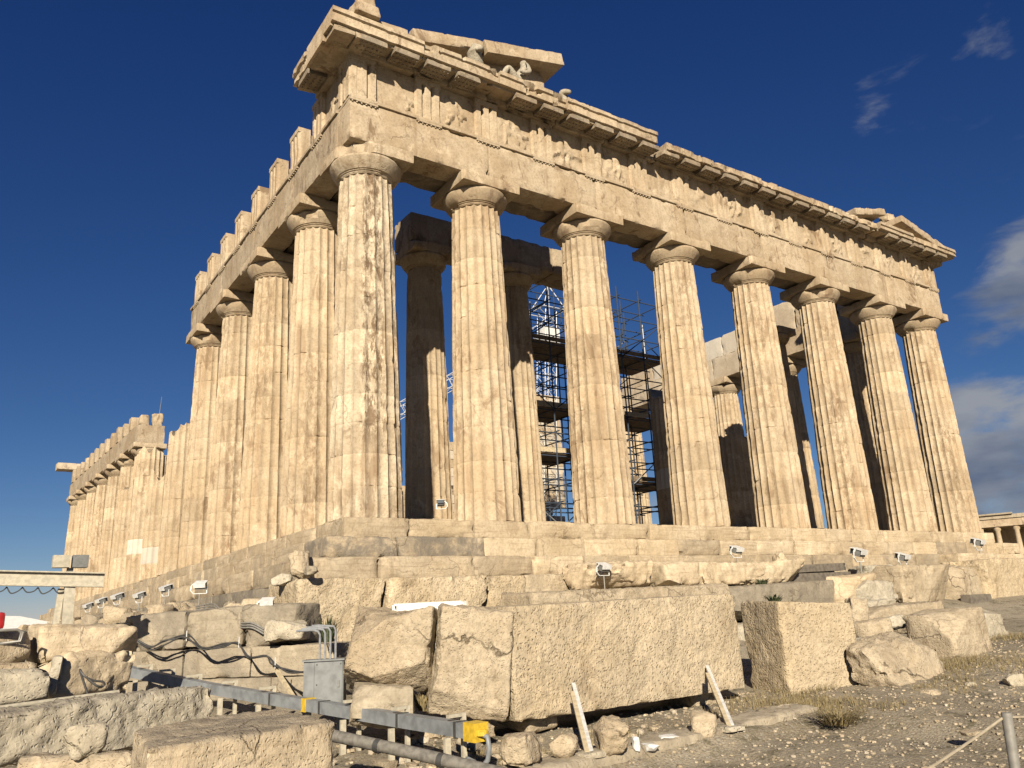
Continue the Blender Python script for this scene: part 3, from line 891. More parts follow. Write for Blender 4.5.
# --- far western group: architrave and stumps of the frieze
for i in range(6):
    x0, x1 = [2.3 - (y - 39.8) / 25 * 1.1 for y in (WY[i], WY[i + 1])]
    yb = WY[i] - (.95 if i == 0 else 0); ye = WY[i + 1] + (.95 if i == 5 else 0)
    V, F = rbox(ye - yb - .02, 1.7, 1.25, .3, .05, .9, .015, 870 + i)
    MB().add(rotz(V, math.pi / 2 + math.atan2(1.1, 25)) + ((x0 + x1) / 2, (yb + ye) / 2, 9.70), F, (.48, .2, 0)).build('architrave', M['frieze'], temple)
for i in range(13):
    y = 39.4 + i * 2.1; x = 2.3 - (y - 39.8) / 25 * 1.1 - .55
    if i == 0:
        V, F = rbox(.6, .6, .75, .1, .12, 1, .03, 890, .1); MB().add(V + (x + .1, y, 10.95), F).build('triglyph_stump', M['frieze'], temple)
        V, F = rbox(.6, .7, .95, .1, .14, 1, .03, 891, .1); MB().add(V + (x + .95, y, 10.95), F).build('triglyph_stump', M['frieze'], temple)
    else:
        V, F = rbox(.85, .7, 1.15 - .2 * (i < 3), .2, .06, .9, .02, 892 + i)
        MB().add(turn_xy(V) + (x, y, 10.95), flipF(F), (.52, .1, 0)).build('triglyph_stump', M['frieze'], temple)
V, F = rbox(2.2, 1.5, .6, .2, .06, .9, .02, 915); MB().add(V + (.1, 65.2, 12.15), F, (.6, 0, .2)).build('cornice', M['frieze'], temple)
#PART2
# ------------------------------------------------------------------ fallen and stacked blocks
def blk(name, label, p0, p1, H, D, m='fallen', seg=.07, r=.05, rn=.9, rough=.02, warp=.04, tint=(.5, .0, 0), top=0.0, seed=0, cor=None, cat='stone block', group=None, capn=60, tilt=0.0, cuts=None, ground=False):
    """a block whose lower front edge runs from p0 to p1; it reaches D back from there"""
    p0 = np.array(p0); p1 = np.array(p1); d = p1 - p0
    L = float(np.hypot(d[0], d[1])); a = math.atan2(d[1], d[0])
    if ground:
        nb = np.array([-d[1], d[0], 0]) / L * D
        lo = min(gz(*q[:2]) for q in (p0, p1, p0 + nb, p1 + nb)) - .05
        drop = min(.14, max(0.0, (p0[2] + p1[2]) / 2 - lo)); p0[2] -= drop; p1[2] -= drop; H += drop
    V, F = rbox(L, D, H, seg, r, rn, rough, seed, warp, cuts=(cuts if cuts is not None else 9 if m == 'boulder' else 0 if m in ('dark_wood', 'rough') else 4), capn=capn)
    t = np.tile(np.array(tint, float), (len(V), 1))
    if top:
        e = sstep(H - .05, H - .01, V[:, 2]); t[:, 1] = np.maximum(t[:, 1], e * top)
    if cor:
        h = np.array([L, D, H]); u = np.clip((V + (L / 2, D / 2, 0)) / h, 0, 1); W = 0
        for k_, c in cor.items():
            w = np.prod([u[:, i] if (k_ >> i) & 1 else 1 - u[:, i] for i in range(3)], axis=0)
            W = W + w[:, None] * np.array(c)
        V = V + W
    o = MB().add(V, F, t).build(name, M[m], None, 55 if r > .03 else 40)
    n = np.array([-math.sin(a), math.cos(a), 0])
    o.location = tuple((p0 + p1) / 2 + n * D / 2)
    o.rotation_euler = (tilt, -math.atan2(d[2], L), a)
    return tag(o, label, cat, group)
def rock(label, p, w, h, m='boulder', seed=0, d=None, tint=(.5, 0, 0), name='rock', cat='rock', sink=.03, seg=None):
    V, F = rbox(w, d or w * .8, h, seg or max(.02, w / 18), min(w, h) * .3, .6, w * .05, seed, .22, cuts=10)
    e = .12 * w * fbm(V * (1.6 / w) + seed, seed, 3)
    V[:, :2] *= (1 + .35 * fbm(V * (1.3 / w) + seed * 2.0, seed + 4, 2))[:, None]
    o = MB().add(V, F, tint).build(name, M[m], None, 40)
    o.location = (p[0], p[1], p[2] - sink); o.rotation_euler = (0, 0, seed * 1.7)
    return tag(o, label, cat)

blk('marble_block', 'longest tooled block, propped by two leaning timbers above the stone ledge', (-1.13, -8.60, -3.79), (3.40, -8.64, -3.76), 1.50, 1.3, 'rough', .045, .03, .9, .012, .008, tint=(.52, .28, 0), seed=11, capn=90)
blk('marble_block', 'squarish tooled block with dark pits standing beside the longest block on the path edge', (4.03, -8.98, -3.93), (5.46, -9.44, -3.93), 1.52, 1.15, 'rough', .045, .04, .9, .012, .02, tint=(.5, .22, 0), ground=True, seed=13, capn=60, cor={5: (-.03, 0, -.13), 7: (-.05, 0, -.1)})
blk('boulder', 'big rough stone with sloping top between the electrical box and its tall neighbour', (-3.15, -7.44, -3.30), (-2.13, -8.14, -3.42), 1.13, .9, 'boulder', .034, .07, .8, .028, .05, ground=False, seed=15, cat='boulder', capn=90, cuts=4, cor={4: (.22, 0, -.22), 0: (.04, 0, .12), 1: (-.05, 0, .06)})
blk('boulder', 'tall rough stone standing against the near end of the longest block', (-2.22, -8.21, -3.59), (-1.25, -8.61, -3.74), 1.42, .8, 'boulder', .034, .06, .8, .028, .04, seed=16, cat='boulder', capn=90, cuts=3, cor={4: (.04, 0, -.06), 0: (.06, 0, .05)})
blk('support_stone', 'flat grey stone wedged under the big rough stone with sloping top', (-3.19, -7.97, -3.53), (-2.49, -8.29, -3.58), .34, .8, 'grey', .06, .06, ground=True, seed=17)
for i, (a, c) in enumerate(((-.75, -.2), (2.5, 3.1))):
    blk('chock_stone', ('low chock stone under the longest block behind the lower timber prop', 'low chock stone under the longest block behind the higher timber prop')[i], (a, -8.35, -4.0), (c, -8.35, -3.98), .27, .8, 'fallen', .06, .05, seed=19 + i)
blk('stone_ledge', 'low grey stone ledge running along the path below the longest block', (-2.9, -10.55, -4.28), (2.95, -10.35, -4.13), .27, .55, 'grey', .07, .05, 1.1, .03, .02, tint=(.62, .25, 0), seed=21, capn=110)
# near left
blk('marble_block', 'large near block with flat grey top and hammered pale front face', (-6.19, -11.27, -4.05), (-4.67, -11.18, -4.05), .85, 1.75, 'fallen', .036, .03, .9, .016, .02, top=.62, seed=23, cuts=3, capn=60, cor={6: (.30, 0, 0), 7: (.1, -.1, 0), 2: (.3, 0, 0)})
blk('marble_block', 'very long low block with a grey top crossing in front of the stacked blocks', (-7.33, -8.01, -3.67), (-4.59, -7.00, -3.62), .54, .55, 'pale', .04, .035, 1.0, .045, .01, tint=(.42, .15, 0), top=.6, seed=24, cuts=2, capn=110)
blk('marble_block', 'small low block with dark top in the bottom corner below the long low block', (-6.81, -8.84, -3.90), (-5.97, -9.48, -3.90), .45, .6, 'fallen', .03, .03, .9, .018, .03, top=.65, seed=25)
rock('pale angular stone lying between the long low block and the small low block', (-6.31, -9.17, -3.43), .30, .24, 'pale', 26)
# the stack by the gantry
blk('marble_block', 'wide ochre block topmost on the stack beside the steel gantry post', (-6.47, -5.54, -2.70), (-5.21, -5.40, -2.72), .46, .8, 'step', .05, .06, 1, .025, .04, seed=31, cuts=1, cor={5: (-.06, 0, -.06)})
blk('marble_block', 'block cut off by the picture edge under the red container', (-7.36, -5.80, -2.71), (-6.53, -5.63, -2.72), .42, .8, 'fallen', .06, .05, seed=32)
blk('marble_block', 'dark-ended lower block carrying the wide ochre block', (-6.24, -5.86, -3.15), (-5.24, -5.39, -3.18), .52, .9, 'step', .05, .10, 1, .04, .06, seed=33)
blk('marble_block', 'thin block lying under the block that carries the red container', (-7.34, -6.00, -2.94), (-6.49, -5.94, -2.98), .27, .8, 'fallen', .06, .04, seed=34)
blk('marble_block', 'whitish boulder-like block lowest in the stack at the picture edge', (-7.17, -6.40, -3.13), (-6.41, -6.35, -3.15), .38, .5, 'pale', .05, .1, seed=35, warp=.08)
blk('chock_stone', 'narrow upright stone wedged between the two piles of the stack', (-6.38, -5.95, -3.11), (-6.28, -5.96, -3.12), .48, .3, 'pale', .04, .03, seed=36)
# old foundation wall at the corner of the temple
fw = thing('foundation_wall', 'grey foundation wall of squared courses hung with black cables', 'wall')
P0 = np.array((-4.84, -1.71, -3.56)); P1 = np.array((-2.15, -4.83, -3.61)); dW = P1 - P0; LW = float(np.hypot(dW[0], dW[1])); aW = math.atan2(dW[1], dW[0])
zb = min(P0[2], P1[2]) - .2
rw = random.Random(9); ztop = 0
for c, (zz, h, dep, sets) in enumerate(((zb, -2.72 - zb - .5, 1.0, (.37, .72, 1)), (-3.22, .5, 1.0, (.30, .62, 1)), (-2.72, .66, .85, (.28, .55, .82)))):
    a0 = 0.0
    for f in sets:
        w = (f - a0) * LW
        V, F = rbox(w - .02, dep, h - .012, .07, .03 if c < 2 else .08, 1.0, .016 if c < 2 else .035, rw.randrange(500), .0 if c < 2 else .06)
        V = V + ((a0 + f) / 2 * LW, dep / 2 + (.10 if c == 2 else .012 * c), zz)
        V = rotz(V, aW) + (P0[0], P0[1], 0)
        MB().add(V, F, (rw.uniform(.45, .65), rw.choice((.2, .45, .6)), 0)).build('wall_block', M['grey'], fw, 45)
        a0 = f
blk('marble_block', 'white jagged slab tipped on top of the foundation wall', (-3.14, -4.16, -2.67), (-2.56, -4.56, -2.67), .36, .6, 'pale', .04, .1, seed=41, warp=.12, cor={4: (.05, 0, .05), 5: (0, 0, -.12)})
blk('marble_block', 'grey weathered block just under the first foundation stone, above the white slab', (-2.84, -3.52, -2.40), (-2.30, -3.81, -2.40), .36, .7, 'grey', .05, .05, seed=42, tint=(.4, .6, 0))
blk('marble_block', 'ochre flat slab sloping beside the nearest floodlight of the flank', (-3.40, -3.04, -2.44), (-2.90, -3.39, -2.53), .2, .6, 'step', .05, .04, seed=43, warp=.08)
# rubble heaped along the flank, too broken up to count
rb = MB(); rr = random.Random(77)
for k in range(190):
    x = rr.uniform(-4.75, -2.5); y = rr.uniform(-2.2, 26) if k > 60 else rr.uniform(-2.4, 5)
    s = rr.uniform(.12, .55)
    V, F = rbox(s, s * rr.uniform(.5, 1), s * rr.uniform(.35, .7), max(.05, s / 7), s * .08, .9, s * .05, k, .2, cuts=8)
    rb.add(rotz(V, rr.uniform(0, 6)) + (x, y, gz(x, y) - .05), F, (rr.uniform(.35, .7), rr.choice((0, .2, .6)), 0))
tag(rb.build('rubble', M['fallen'], None, 45), kind='stuff')
# broken ledge in front of the steps
blk('ledge_block', 'eroded ochre slab overhanging a dark gap behind the longest block, beside a floodlight post', (4.51, -3.90, -2.00), (6.55, -3.90, -1.98), .62, 1.5, 'step', .06, .13, 1.1, .05, .06, seed=51, cor={0: (.1, .1, .1), 4: (.25, 0, -.05)})
blk('ledge_block', 'short middle slab of the overhanging ledge with a black crack', (6.55, -3.90, -1.98), (7.78, -3.90, -1.97), .60, 1.5, 'step', .06, .08, 1.0, .03, .05, seed=52)
blk('ledge_block', 'long end slab of the overhanging ledge below the second facade floodlight', (7.78, -3.90, -1.99), (10.35, -3.90, -1.95), .60, 1.5, 'step', .06, .12, 1.1, .04, .05, seed=53, cor={5: (-.15, 0, -.1)})
blk('footing_block', 'long flat footing stone directly behind the top of the longest block', (2.19, -4.50, -2.78), (8.07, -4.50, -2.75), .78, 1.9, 'fallen', .08, .06, 1, .03, .02, tint=(.5, .1, 0), seed=54, capn=90)
blk('footing_block', 'grey stained footing stone above the gap between the two tooled blocks', (8.09, -4.50, -2.86), (13.04, -4.50, -2.73), .80, 1.9, 'grey', .08, .05, 1, .03, .02, tint=(.4, .5, 0), seed=55, capn=90)
blk('footing_block', 'pale lower footing stone seen in the gap between the two tooled blocks', (6.85, -5.20, -3.79), (9.38, -5.20, -3.69), .85, .9, 'pale', .08, .05, ground=True, seed=56)
blk('marble_block', 'rounded ochre block with a smaller lump on top beside the dark planks', (9.27, -3.90, -2.03), (11.77, -3.90, -1.98), .60, .9, 'step', .06, .16, 1, .04, .08, seed=57)
rock('small lump sitting on the rounded ochre block', (11.07, -3.70, -1.50), .40, .38, 'step', 58)
blk('timber_plank', 'uppermost dark weathered plank of the pile beside the rounded block', (12.32, -3.00, -1.69), (15.00, -3.00, -1.64), .22, .5, 'dark_wood', .1, .012, .5, .004, .0, seed=60, cat='plank')
blk('timber_plank', 'middle dark weathered plank of the pile beside the rounded block', (11.61, -3.40, -1.95), (14.63, -3.40, -1.92), .22, .5, 'dark_wood', .1, .012, .5, .004, .0, seed=61, cat='plank')
blk('timber_plank', 'lowest dark weathered plank of the pile beside the rounded block', (10.84, -3.85, -2.21), (13.93, -3.85, -2.21), .26, .5, 'dark_wood', .1, .012, .5, .004, .0, seed=62, cat='plank')
# pile by the path
blk('marble_block', 'wedge-shaped ochre block leaning over a dark gap behind the squarish block', (12.09, -4.80, -2.60), (13.75, -4.80, -2.55), .78, .5, 'step', .06, .08, 1, .03, .08, seed=71, cor={4: (.3, 0, -.25)})
blk('marble_block', 'broken white-edged block beside the wedge-shaped ochre block', (12.65, -5.00, -2.68), (14.17, -5.00, -2.63), .6, .6, 'pale', .06, .1, 1, .04, .14, seed=72)
blk('marble_block', 'big smooth-faced block next to the split block on the upper row', (14.67, -4.90, -2.69), (17.40, -4.90, -2.82), 1.12, 1.3, 'fallen', .07, .12, 1, .03, .06, seed=73, cor={4: (.0, 0, -.1)})
blk('marble_block', 'split block with a notch over a dark timber chock on the upper row', (17.59, -4.80, -2.82), (19.79, -4.80, -2.87), 1.2, 1.3, 'boulder', .07, .1, 1, .05, .06, seed=74)
blk('marble_block', 'rough tall block ending the upper row, cut off by the picture edge', (19.28, -5.00, -2.95), (22.71, -5.00, -3.04), 1.5, 1.4, 'rough', .07, .1, 1, .03, .05, seed=75)
blk('timber_chock', 'short dark timber chock in front of the notch of the split block', (17.77, -5.15, -2.84), (19.01, -5.15, -2.85), .3, .3, 'dark_wood', .06, .01, .5, .004, 0, seed=76, cat='timber')
blk('marble_block', 'thin flat slab lying under the upper row of the pile', (10.09, -6.59, -3.08), (13.61, -6.63, -2.99), .36, 1.6, 'fallen', .07, .05, 1, .03, .05, seed=77, top=.3)
blk('marble_block', 'dressed block with a tooled side and a round hole in its lit face', (7.82, -9.82, -3.54), (9.16, -9.77, -3.43), .74, .95, 'fallen', .05, .05, 1, .02, .04, ground=True, seed=78, cor={4: (0, 0, -.05), 6: (0, 0, .0)})
blk('marble_block', 'moulded fragment behind the dressed block with the round hole', (10.48, -8.85, -3.42), (11.84, -8.88, -3.29), .58, .8, 'pale', .05, .05, 1, .03, .05, ground=True, seed=79, cor={5: (-.15, 0, -.2)})
blk('boulder', 'sloping grey rough stone lying on the soil beside the squarish block', (5.19, -10.26, -3.88), (6.84, -10.31, -3.66), .70, .85, 'boulder', .05, .16, .9, .05, .1, tint=(.6, .25, 0), ground=True, seed=80, cat='boulder', cor={4: (-.1, .3, -.05), 5: (-.2, .3, -.15), 0: (.15, 0, 0)})
blk('marble_block', 'small split slab between the squarish block and the dressed block', (7.38, -8.30, -3.29), (8.04, -8.58, -3.22), .36, .7, 'fallen', .05, .06, ground=True, seed=81, warp=.08)
blk('marble_block', 'white thin slab edge showing above the sloping grey rough stone', (6.39, -8.97, -3.35), (7.47, -9.19, -3.28), .16, .6, 'pale', .05, .02, seed=82)
rock('rounded pebble-like stone on the thin flat slab of the pile', (8.35, -8.34, -3.06), .42, .26, 'pale', 83)
blk('marble_block', 'small upright fragment between the squarish block and the thin flat slab', (7.86, -7.75, -2.91), (8.13, -7.98, -2.93), .45, .4, 'fallen', .05, .05, ground=True, seed=84)
blk('marble_block', 'low ochre fragment on the lowest step below the farthest facade floodlight', (20.90, -3.40, -1.61), (23.65, -3.40, -1.63), .45, .7, 'step', .07, .06, seed=85)
blk('marble_block', 'flat broken slab on the lowest step between two facade floodlights', (15.61, -3.30, -1.90), (17.23, -3.30, -1.90), .4, .7, 'pale', .06, .08, seed=86, warp=.08)
# stones by the ledge
for lab, p, w, h, m_, s in (
        ('large rounded stone on the ledge next to the yellow end of the duct', (-2.20, -10.25, -3.98), .44, .42, 'boulder', 91),
        ('small grey-brown stone between the large rounded stone and the lower timber prop', (-1.60, -10.24, -3.98), .25, .27, 'boulder', 92),
        ('pointed stone on the ledge between the two timber props', (-1.00, -10.38, -3.98), .42, .40, 'boulder', 93),
        ('small sharp stone beside the foot of the higher timber prop', (0.55, -10.33, -3.96), .28, .26, 'fallen', 94),
        ('upright white marble chip on the ledge beside the pointed stone', (-0.69, -10.45, -3.98), .10, .19, 'white', 95),
        ('long white marble flake lying on the ledge', (-0.01, -10.28, -3.98), .32, .09, 'white', 96),
        ('flat white marble chip under the long white flake', (-0.49, -10.47, -3.98), .20, .07, 'white', 97),
        ('white pebble lodged under the tall rough stone', (-1.43, -7.56, -3.90), .16, .14, 'white', 98),
        ('brown stone under the duct below the tall rough stone', (-1.52, -8.34, -3.95), .34, .20, 'boulder', 99),
        ('ochre stone under the duct below the big rough stone with sloping top', (-1.84, -7.62, -3.95), .36, .18, 'fallen', 100),
        ('dark brown squared stone behind the yellow end of the duct', (-2.05, -8.83, -3.98), .24, .18, 'grey', 101),
        ('pale pebble on the path near the dressed block', (5.82, -11.03, -3.86), .22, .12, 'pale', 102),
        ('rounded worn stone at the broken corner of the steps', (-1.61, -1.50, -1.46), .52, .55, 'fallen', 106),
        ('flat pale stone at the foot of the rounded worn stone by the steps corner', (-1.97, -1.70, -1.59), .34, .2, 'pale', 107),
        ('squared grey chip on the first foundation stones near the corner', (-1.77, -2.72, -1.46), .3, .18, 'grey', 108),
        ('small brown stone on the footing between the dark planks and the pale broken block', (12.51, -4.60, -2.45), .3, .22, 'boulder', 109),
        ('buff stone lump on the step under the fourth facade floodlight', (17.81, -3.60, -2.02), .4, .26, 'fallen', 110),
        ('pale squared chip on the step beside the farthest facade floodlight', (19.84, -3.50, -1.90), .42, .24, 'pale', 111),
        ('larger pale stone on the path at the picture edge', (6.25, -11.49, -3.82), .30, .17, 'pale', 103),
        ('flat buff stone in front of the sloping grey rough stone', (4.97, -10.82, -3.88), .32, .09, 'fallen', 104),
        ('ochre flat stone on the path near the fence post', (2.34, -12.78, -3.96), .20, .06, 'fallen', 105)):
    rock(lab, p, w, h, m_, s)

blk('marble_block', 'buff slab fragment lying between the flat slab and the dressed block', (8.96, -8.18, -3.21), (10.26, -8.44, -3.14), .22, .6, 'fallen', .05, .04, seed=88, warp=.06)
blk('marble_block', 'jagged pale fragment under the wedge-shaped ochre block', (11.75, -5.60, -2.91), (13.19, -5.60, -2.87), .35, .5, 'pale', .05, .06, seed=89, warp=.08)
# ------------------------------------------------------------------ timber props
for i, (foot, topp) in enumerate((((-1.32, -10.37, -3.95), (-0.23, -8.72, -3.40)), ((0.98, -10.42, -3.93), (2.44, -8.72, -3.37)))):
    t = thing('timber_prop', ('pair of pale battens leaning on the longest block by its lower end', 'pair of pale battens leaning on the longest block near the gap')[i], 'timber prop', foot)
    f = np.array((0, 0, 0.0)); tp = np.array(topp) - np.array(foot); tp[2] += .02
    for nm, dx, w, mm in (('white_batten', .025, .05, 'white'), ('wood_batten', -.035, .055, 'wood')):
        sc_ = 1.0 if nm == 'white_batten' else .86
        MB().add(*bar(f + (dx, 0, 0), f + (dx, 0, 0) + (tp - f) * sc_, w, .045)).build(nm, M[mm], t, 0)
    V, F = rbox(.3, .22, .07, .05, .02, .8, .01, 120 + i); MB().add(V + (0, 0, -.05), F).build('foot_pad', M['pale'], t)

# ------------------------------------------------------------------ cables, duct, electrical box
duct = [np.array(p) for p in ((-4.92, -2.71, -3.01), (-4.03, -4.53, -3.28), (-3.28, -6.75, -3.46), (-2.85, -8.56, -3.56), (-2.67, -10.02, -3.59))]
tray = thing('cable_duct', 'long grey square duct on white brackets ending in a yellow cap', 'cable duct', tuple(duct[-1]))
o0 = duct[-1]
b = MB()
for i in range(4): b.add(*bar(duct[i] - o0, duct[i + 1] - o0, .15, .15))
b.build('duct_rail', M['tray_grey'], tray, 0)
def along(t):
    t *= 4; i = min(3, int(t)); return duct[i] + (duct[i + 1] - duct[i]) * (t - i) - o0
dd = duct[-1] - duct[-2]; dd /= np.linalg.norm(dd)
for t in (.42, .55, .66, .775, .97):
    c = along(t); MB().add(*bar(c - dd * .02, c + dd * .02, .165, .165)).build('joint_band', M['cable'], tray, 0)
c = along(.5); MB().add(*bar(c - dd * .06, c + dd * .06, .17, .17)).build('yellow_band', M['yellow'], tray, 0)
nn = np.array([-dd[1], dd[0], 0])
for t in (.05, .12, .2, .3, .40, .63, .765, .955):
    c = along(t); s = nn * .115
    b = MB(); h = gz(*(c + o0)[:2]) - .1 - (c + o0)[2]
    b.add(*bar(c + s + (0, 0, h), c + s + (0, 0, .15), .05, .05)); b.add(*bar(c + s * 1.2 + (0, 0, .13), c - s * .9 + (0, 0, .13), .05, .035)); 
    c2 = c - s
    b.add(*bar(c2 + (0, 0, h), c2 + (0, 0, -.085), .07, .045))
    b.build('bracket', M['steel_white'], tray, 0)
b = MB(); b.add(*bar(o0 - o0, dd * .2, .19, .19)); b.add(*lathe([(.075, .0), (.075, .04), (.05, .06)], 14, tuple(dd * .2 + (0, 0, -.03))))
b.build('end_cap', M['yellow'], tray, 0)
q = dd * .22 + np.array([0, 0, -.02])
V, F = sweep([q, q + dd * .08 + (0, 0, -.02), q + dd * .10 + (0, 0, -.12), q + dd * .07 + (0, 0, -.24), q + dd * .0 + (-.04, 0, -.33), q + (-.12, .0, -.36), q + (-.18, .02, -.33), q + (-.2, .05, -.26), q + (-.15, .09, -.23), q + (-.06, .1, -.27), q + (.02, .1, -.4)], .028, 8)
MB().add(V, F).build('flexible_hose', M['tray_grey'], tray, 50)
pp = thing('drain_pipe', 'old dull pipe lying on rubble below the grey duct', 'pipe', (-3.51, -10.02, -3.70))
b = MB(); a_ = np.array((-3.93, -9.18, -3.56)) - np.array(pp.location); c_ = np.array((-2.85, -11.21, -3.89)) - np.array(pp.location)
b.add(*sweep([a_, (a_ + c_) / 2 + (0, 0, .01), c_], .062, 12)); b.build('pipe_run', M['pipe'], pp, 50)
for t in (.28, .62):
    c = a_ + (c_ - a_) * t; e = (c_ - a_) / np.linalg.norm(c_ - a_); MB().add(*tube(c - e * .03, c + e * .03, .07, 12)).build('pipe_clamp', M['cable'], pp, 50)
bp0 = np.array((-3.22, -6.45, -3.53)); bp1 = np.array((-2.79, -6.72, -3.55))
eb = thing('electrical_box', 'grey metal electrical box with pipes rising from its top', 'electrical box', tuple((bp0 + bp1) / 2), math.atan2((bp1 - bp0)[1], (bp1 - bp0)[0]))
MB().add(*box(-.28, .28, 0, .26, 0, .62)).build('box_body', M['box_grey'], eb, 0)
MB().add(*box(-.11, .265, -.02, -.002, .02, .61)).build('door', M['box_grey'], eb, 0)
MB().add(*box(-.265, -.13, -.012, -.002, .04, .60)).build('side_panel', M['box_grey'], eb, 0)
MB().add(*box(-.30, .30, -.03, .29, .622, .645)).build('cover', M['box_grey'], eb, 0)
b = MB()
for x, z in ((-.09, .05), (.245, .05), (-.09, .58), (.245, .58), (-.09, .31)): b.add(*box(x - .008, x + .008, -.03, -.0205, z - .008, z + .008))
b.build('door_screws', M['cable'], eb, 0)
MB().add(*box(.20, .235, -.034, -.0205, .27, .36)).build('latch', M['lamp_grey'], eb, 0)
MB().add(*box(-.24, -.18, .05, .1, -.7, -.002)).add(*box(.18, .24, .05, .1, -.7, -.002)).build('box_legs', M['box_grey'], eb, 0)
for k in range(4):
    x = -.08 + k * .075
    MB().add(*sweep([(x, .12, .6), (x, .12, .98 + .02 * k), (x - .03, .12, 1.03 + .02 * k), (x - .1 - .05 * k, .13, 1.05 + .02 * k), (x - .35, .16, 1.05 + .02 * k)], .017, 7)).build('conduit', M['tube_light'], eb, 50)
st = tag(MB().add(*bar((0, 0, 0), np.array((-3.13, -4.79, -3.02)) - np.array((-3.02, -5.67, -3.57)), .05, .05)).build('timber_strut', M['wood'], None, 0, (-3.02, -5.67, -3.57)), 'thin pale strut leaning on the foundation wall beside the electrical box', 'timber strut')
# black cables looped along the foundation wall
cb = thing('cable_bundle', 'bundle of black cables drooping along the foundation wall', 'cables', tuple((P0 + P1) / 2))
WPTS = [(-4.79, -2.42, -2.52), (-4.59, -2.66, -2.67), (-4.39, -2.91, -2.58), (-4.13, -3.17, -2.51), (-3.91, -3.53, -2.70), (-3.69, -3.79, -2.67), (-3.50, -4.05, -2.65), (-3.37, -4.30, -2.83), (-3.22, -4.65, -2.82), (-3.16, -4.88, -2.98), (-3.03, -5.25, -3.07), (-3.04, -5.98, -3.08)]
def smooth(pts, n=5):
    pts = [np.array(p, float) for p in pts]; out = []
    for i in range(len(pts) - 1):
        p0, p1, p2, p3 = pts[max(i - 1, 0)], pts[i], pts[i + 1], pts[min(i + 2, len(pts) - 1)]
        for k in range(n):
            t = k / n
            out.append(.5 * ((2 * p1) + (-p0 + p2) * t + (2 * p0 - 5 * p1 + 4 * p2 - p3) * t * t + (-p0 + 3 * p1 - 3 * p2 + p3) * t ** 3))
    out.append(pts[-1]); return out
rc = random.Random(5)
for k in range(3):
    pts = [np.array(p) - np.array(cb.location) + (rc.uniform(-.03, .03), rc.uniform(-.05, .02), rc.uniform(-.05, .03)) for p in WPTS]
    MB().add(*sweep(smooth(pts), .014, 6)).build('cable', M['cable'], cb, 60)
for i in (3, 6, 9):
    c = np.array(WPTS[i]) - np.array(cb.location); MB().add(*bar(c + (0, -.05, -.07), c + (0, -.05, .10), .014, .008)).build('cable_tie', M['white'], cb, 0)
cb2 = thing('cable_coil', 'thin dark cable bent over the lower block of the stack', 'cable', (-5.92, -6.20, -3.06))
q0 = np.array(cb2.location)
MB().add(*sweep(smooth([np.array(p) - q0 for p in ((-5.94, -6.30, -3.14), (-6.06, -6.28, -2.82), (-6.02, -6.34, -2.88), (-5.92, -6.35, -2.94), (-5.80, -6.37, -2.97), (-5.80, -6.37, -3.02), (-5.87, -6.41, -3.01), (-5.98, -6.39, -2.92))]), .014, 6)).build('cable_loop', M['cable'], cb2, 60)
lc = thing('grey_cables', 'pair of light grey cables sagging between two flank floodlights', 'cables', (-3.32, -3.48, -2.28))
q0 = np.array(lc.location)
for k in range(3):
    MB().add(*sweep(smooth([np.array(p) - q0 + (0, 0, .04 * k) for p in ((-3.61, -1.54, -2.06), (-3.44, -2.20, -2.05), (-3.39, -2.73, -2.26), (-3.26, -3.29, -2.40), (-3.15, -3.63, -2.42), (-3.02, -3.88, -2.53))]), .016, 6)).build('cable', M['post'], lc, 60)
tag(MB().add(*sweep([(0, 0, 0), np.array((-5.66, -6.64, -3.09)) - np.array((-7.19, -7.10, -3.13))], .03, 8)).build('white_rail', M['steel_white'], None, 50, (-7.19, -7.10, -3.13)), 'thin white rail lying along the back of the long low block', 'rail')
wb = thing('steel_channel', 'short white steel channel lying across the tops of the two rough stones', 'steel channel', (-1.79, -7.53, -2.21))
q0 = np.array(wb.location); a_ = np.array((-2.24, -7.30, -2.20)) - q0; c_ = np.array((-1.40, -7.75, -2.20)) - q0
b = MB(); b.add(*bar(a_, c_, .12, .03)); b.add(*bar(a_ + (0, -.07, -.05), c_ + (0, -.07, -.05), .012, .10)); b.add(*bar(a_ + (0, .07, -.05), c_ + (0, .07, -.05), .012, .10)); b.build('channel', M['white'], wb, 0)
MB().add(*bar(c_ + (0, -.09, -.09), c_ + (.03, -.09, -.09), .02, .2)).build('end_plate', M['white'], wb, 0)

# ------------------------------------------------------------------ floodlights
def make_flood():
    t = thing('floodlight', '', 'floodlight')
    def prt(n, mm, *gs):
        b_ = MB()
        for V, F in gs: b_.add(V, F)
        return b_.build(n, M[mm], t, 0)
    hd = prt('lamp_head', 'lamp_grey', rot_x(rbox(.30, .20, .17, .1, .02, .2, 0, 1), .35, (0.06, .02, .60)))
    gl = MB().add(*rot_x(box(-.135, .135, .16, .17, -.07, .07), .35, (0.06, .0, .69))).build('lamp_glass', M['lamp_glass'], hd, 0)
    prt('hood', 'white', rot_x(box(-.17, .17, -.14, .17, .085, .10), .35, (0.06, .0, .69)), rot_x(box(-.17, .17, -.155, -.142, -.02, .10), .35, (.06, 0, .69)))
    prt('bracket', 'white', bar((-.13, 0, .46), (-.22, 0, .56), .035, .02), bar((-.22, 0, .56), (-.20, .0, .70), .035, .02), bar((-.20, .0, .70), (-.1, 0, .78), .035, .03), bar((-.13, 0, .46), (.24, 0, .46), .035, .018), bar((.24, 0, .46), (.24, 0, .66), .03, .015))
    prt('pole', 'post', sweep([(.04, 0, 0), (.04, 0, .46)], .018, 8))
    prt('base_plate', 'post', box(-.06, .14, -.08, .08, -.03, .008))
    return t
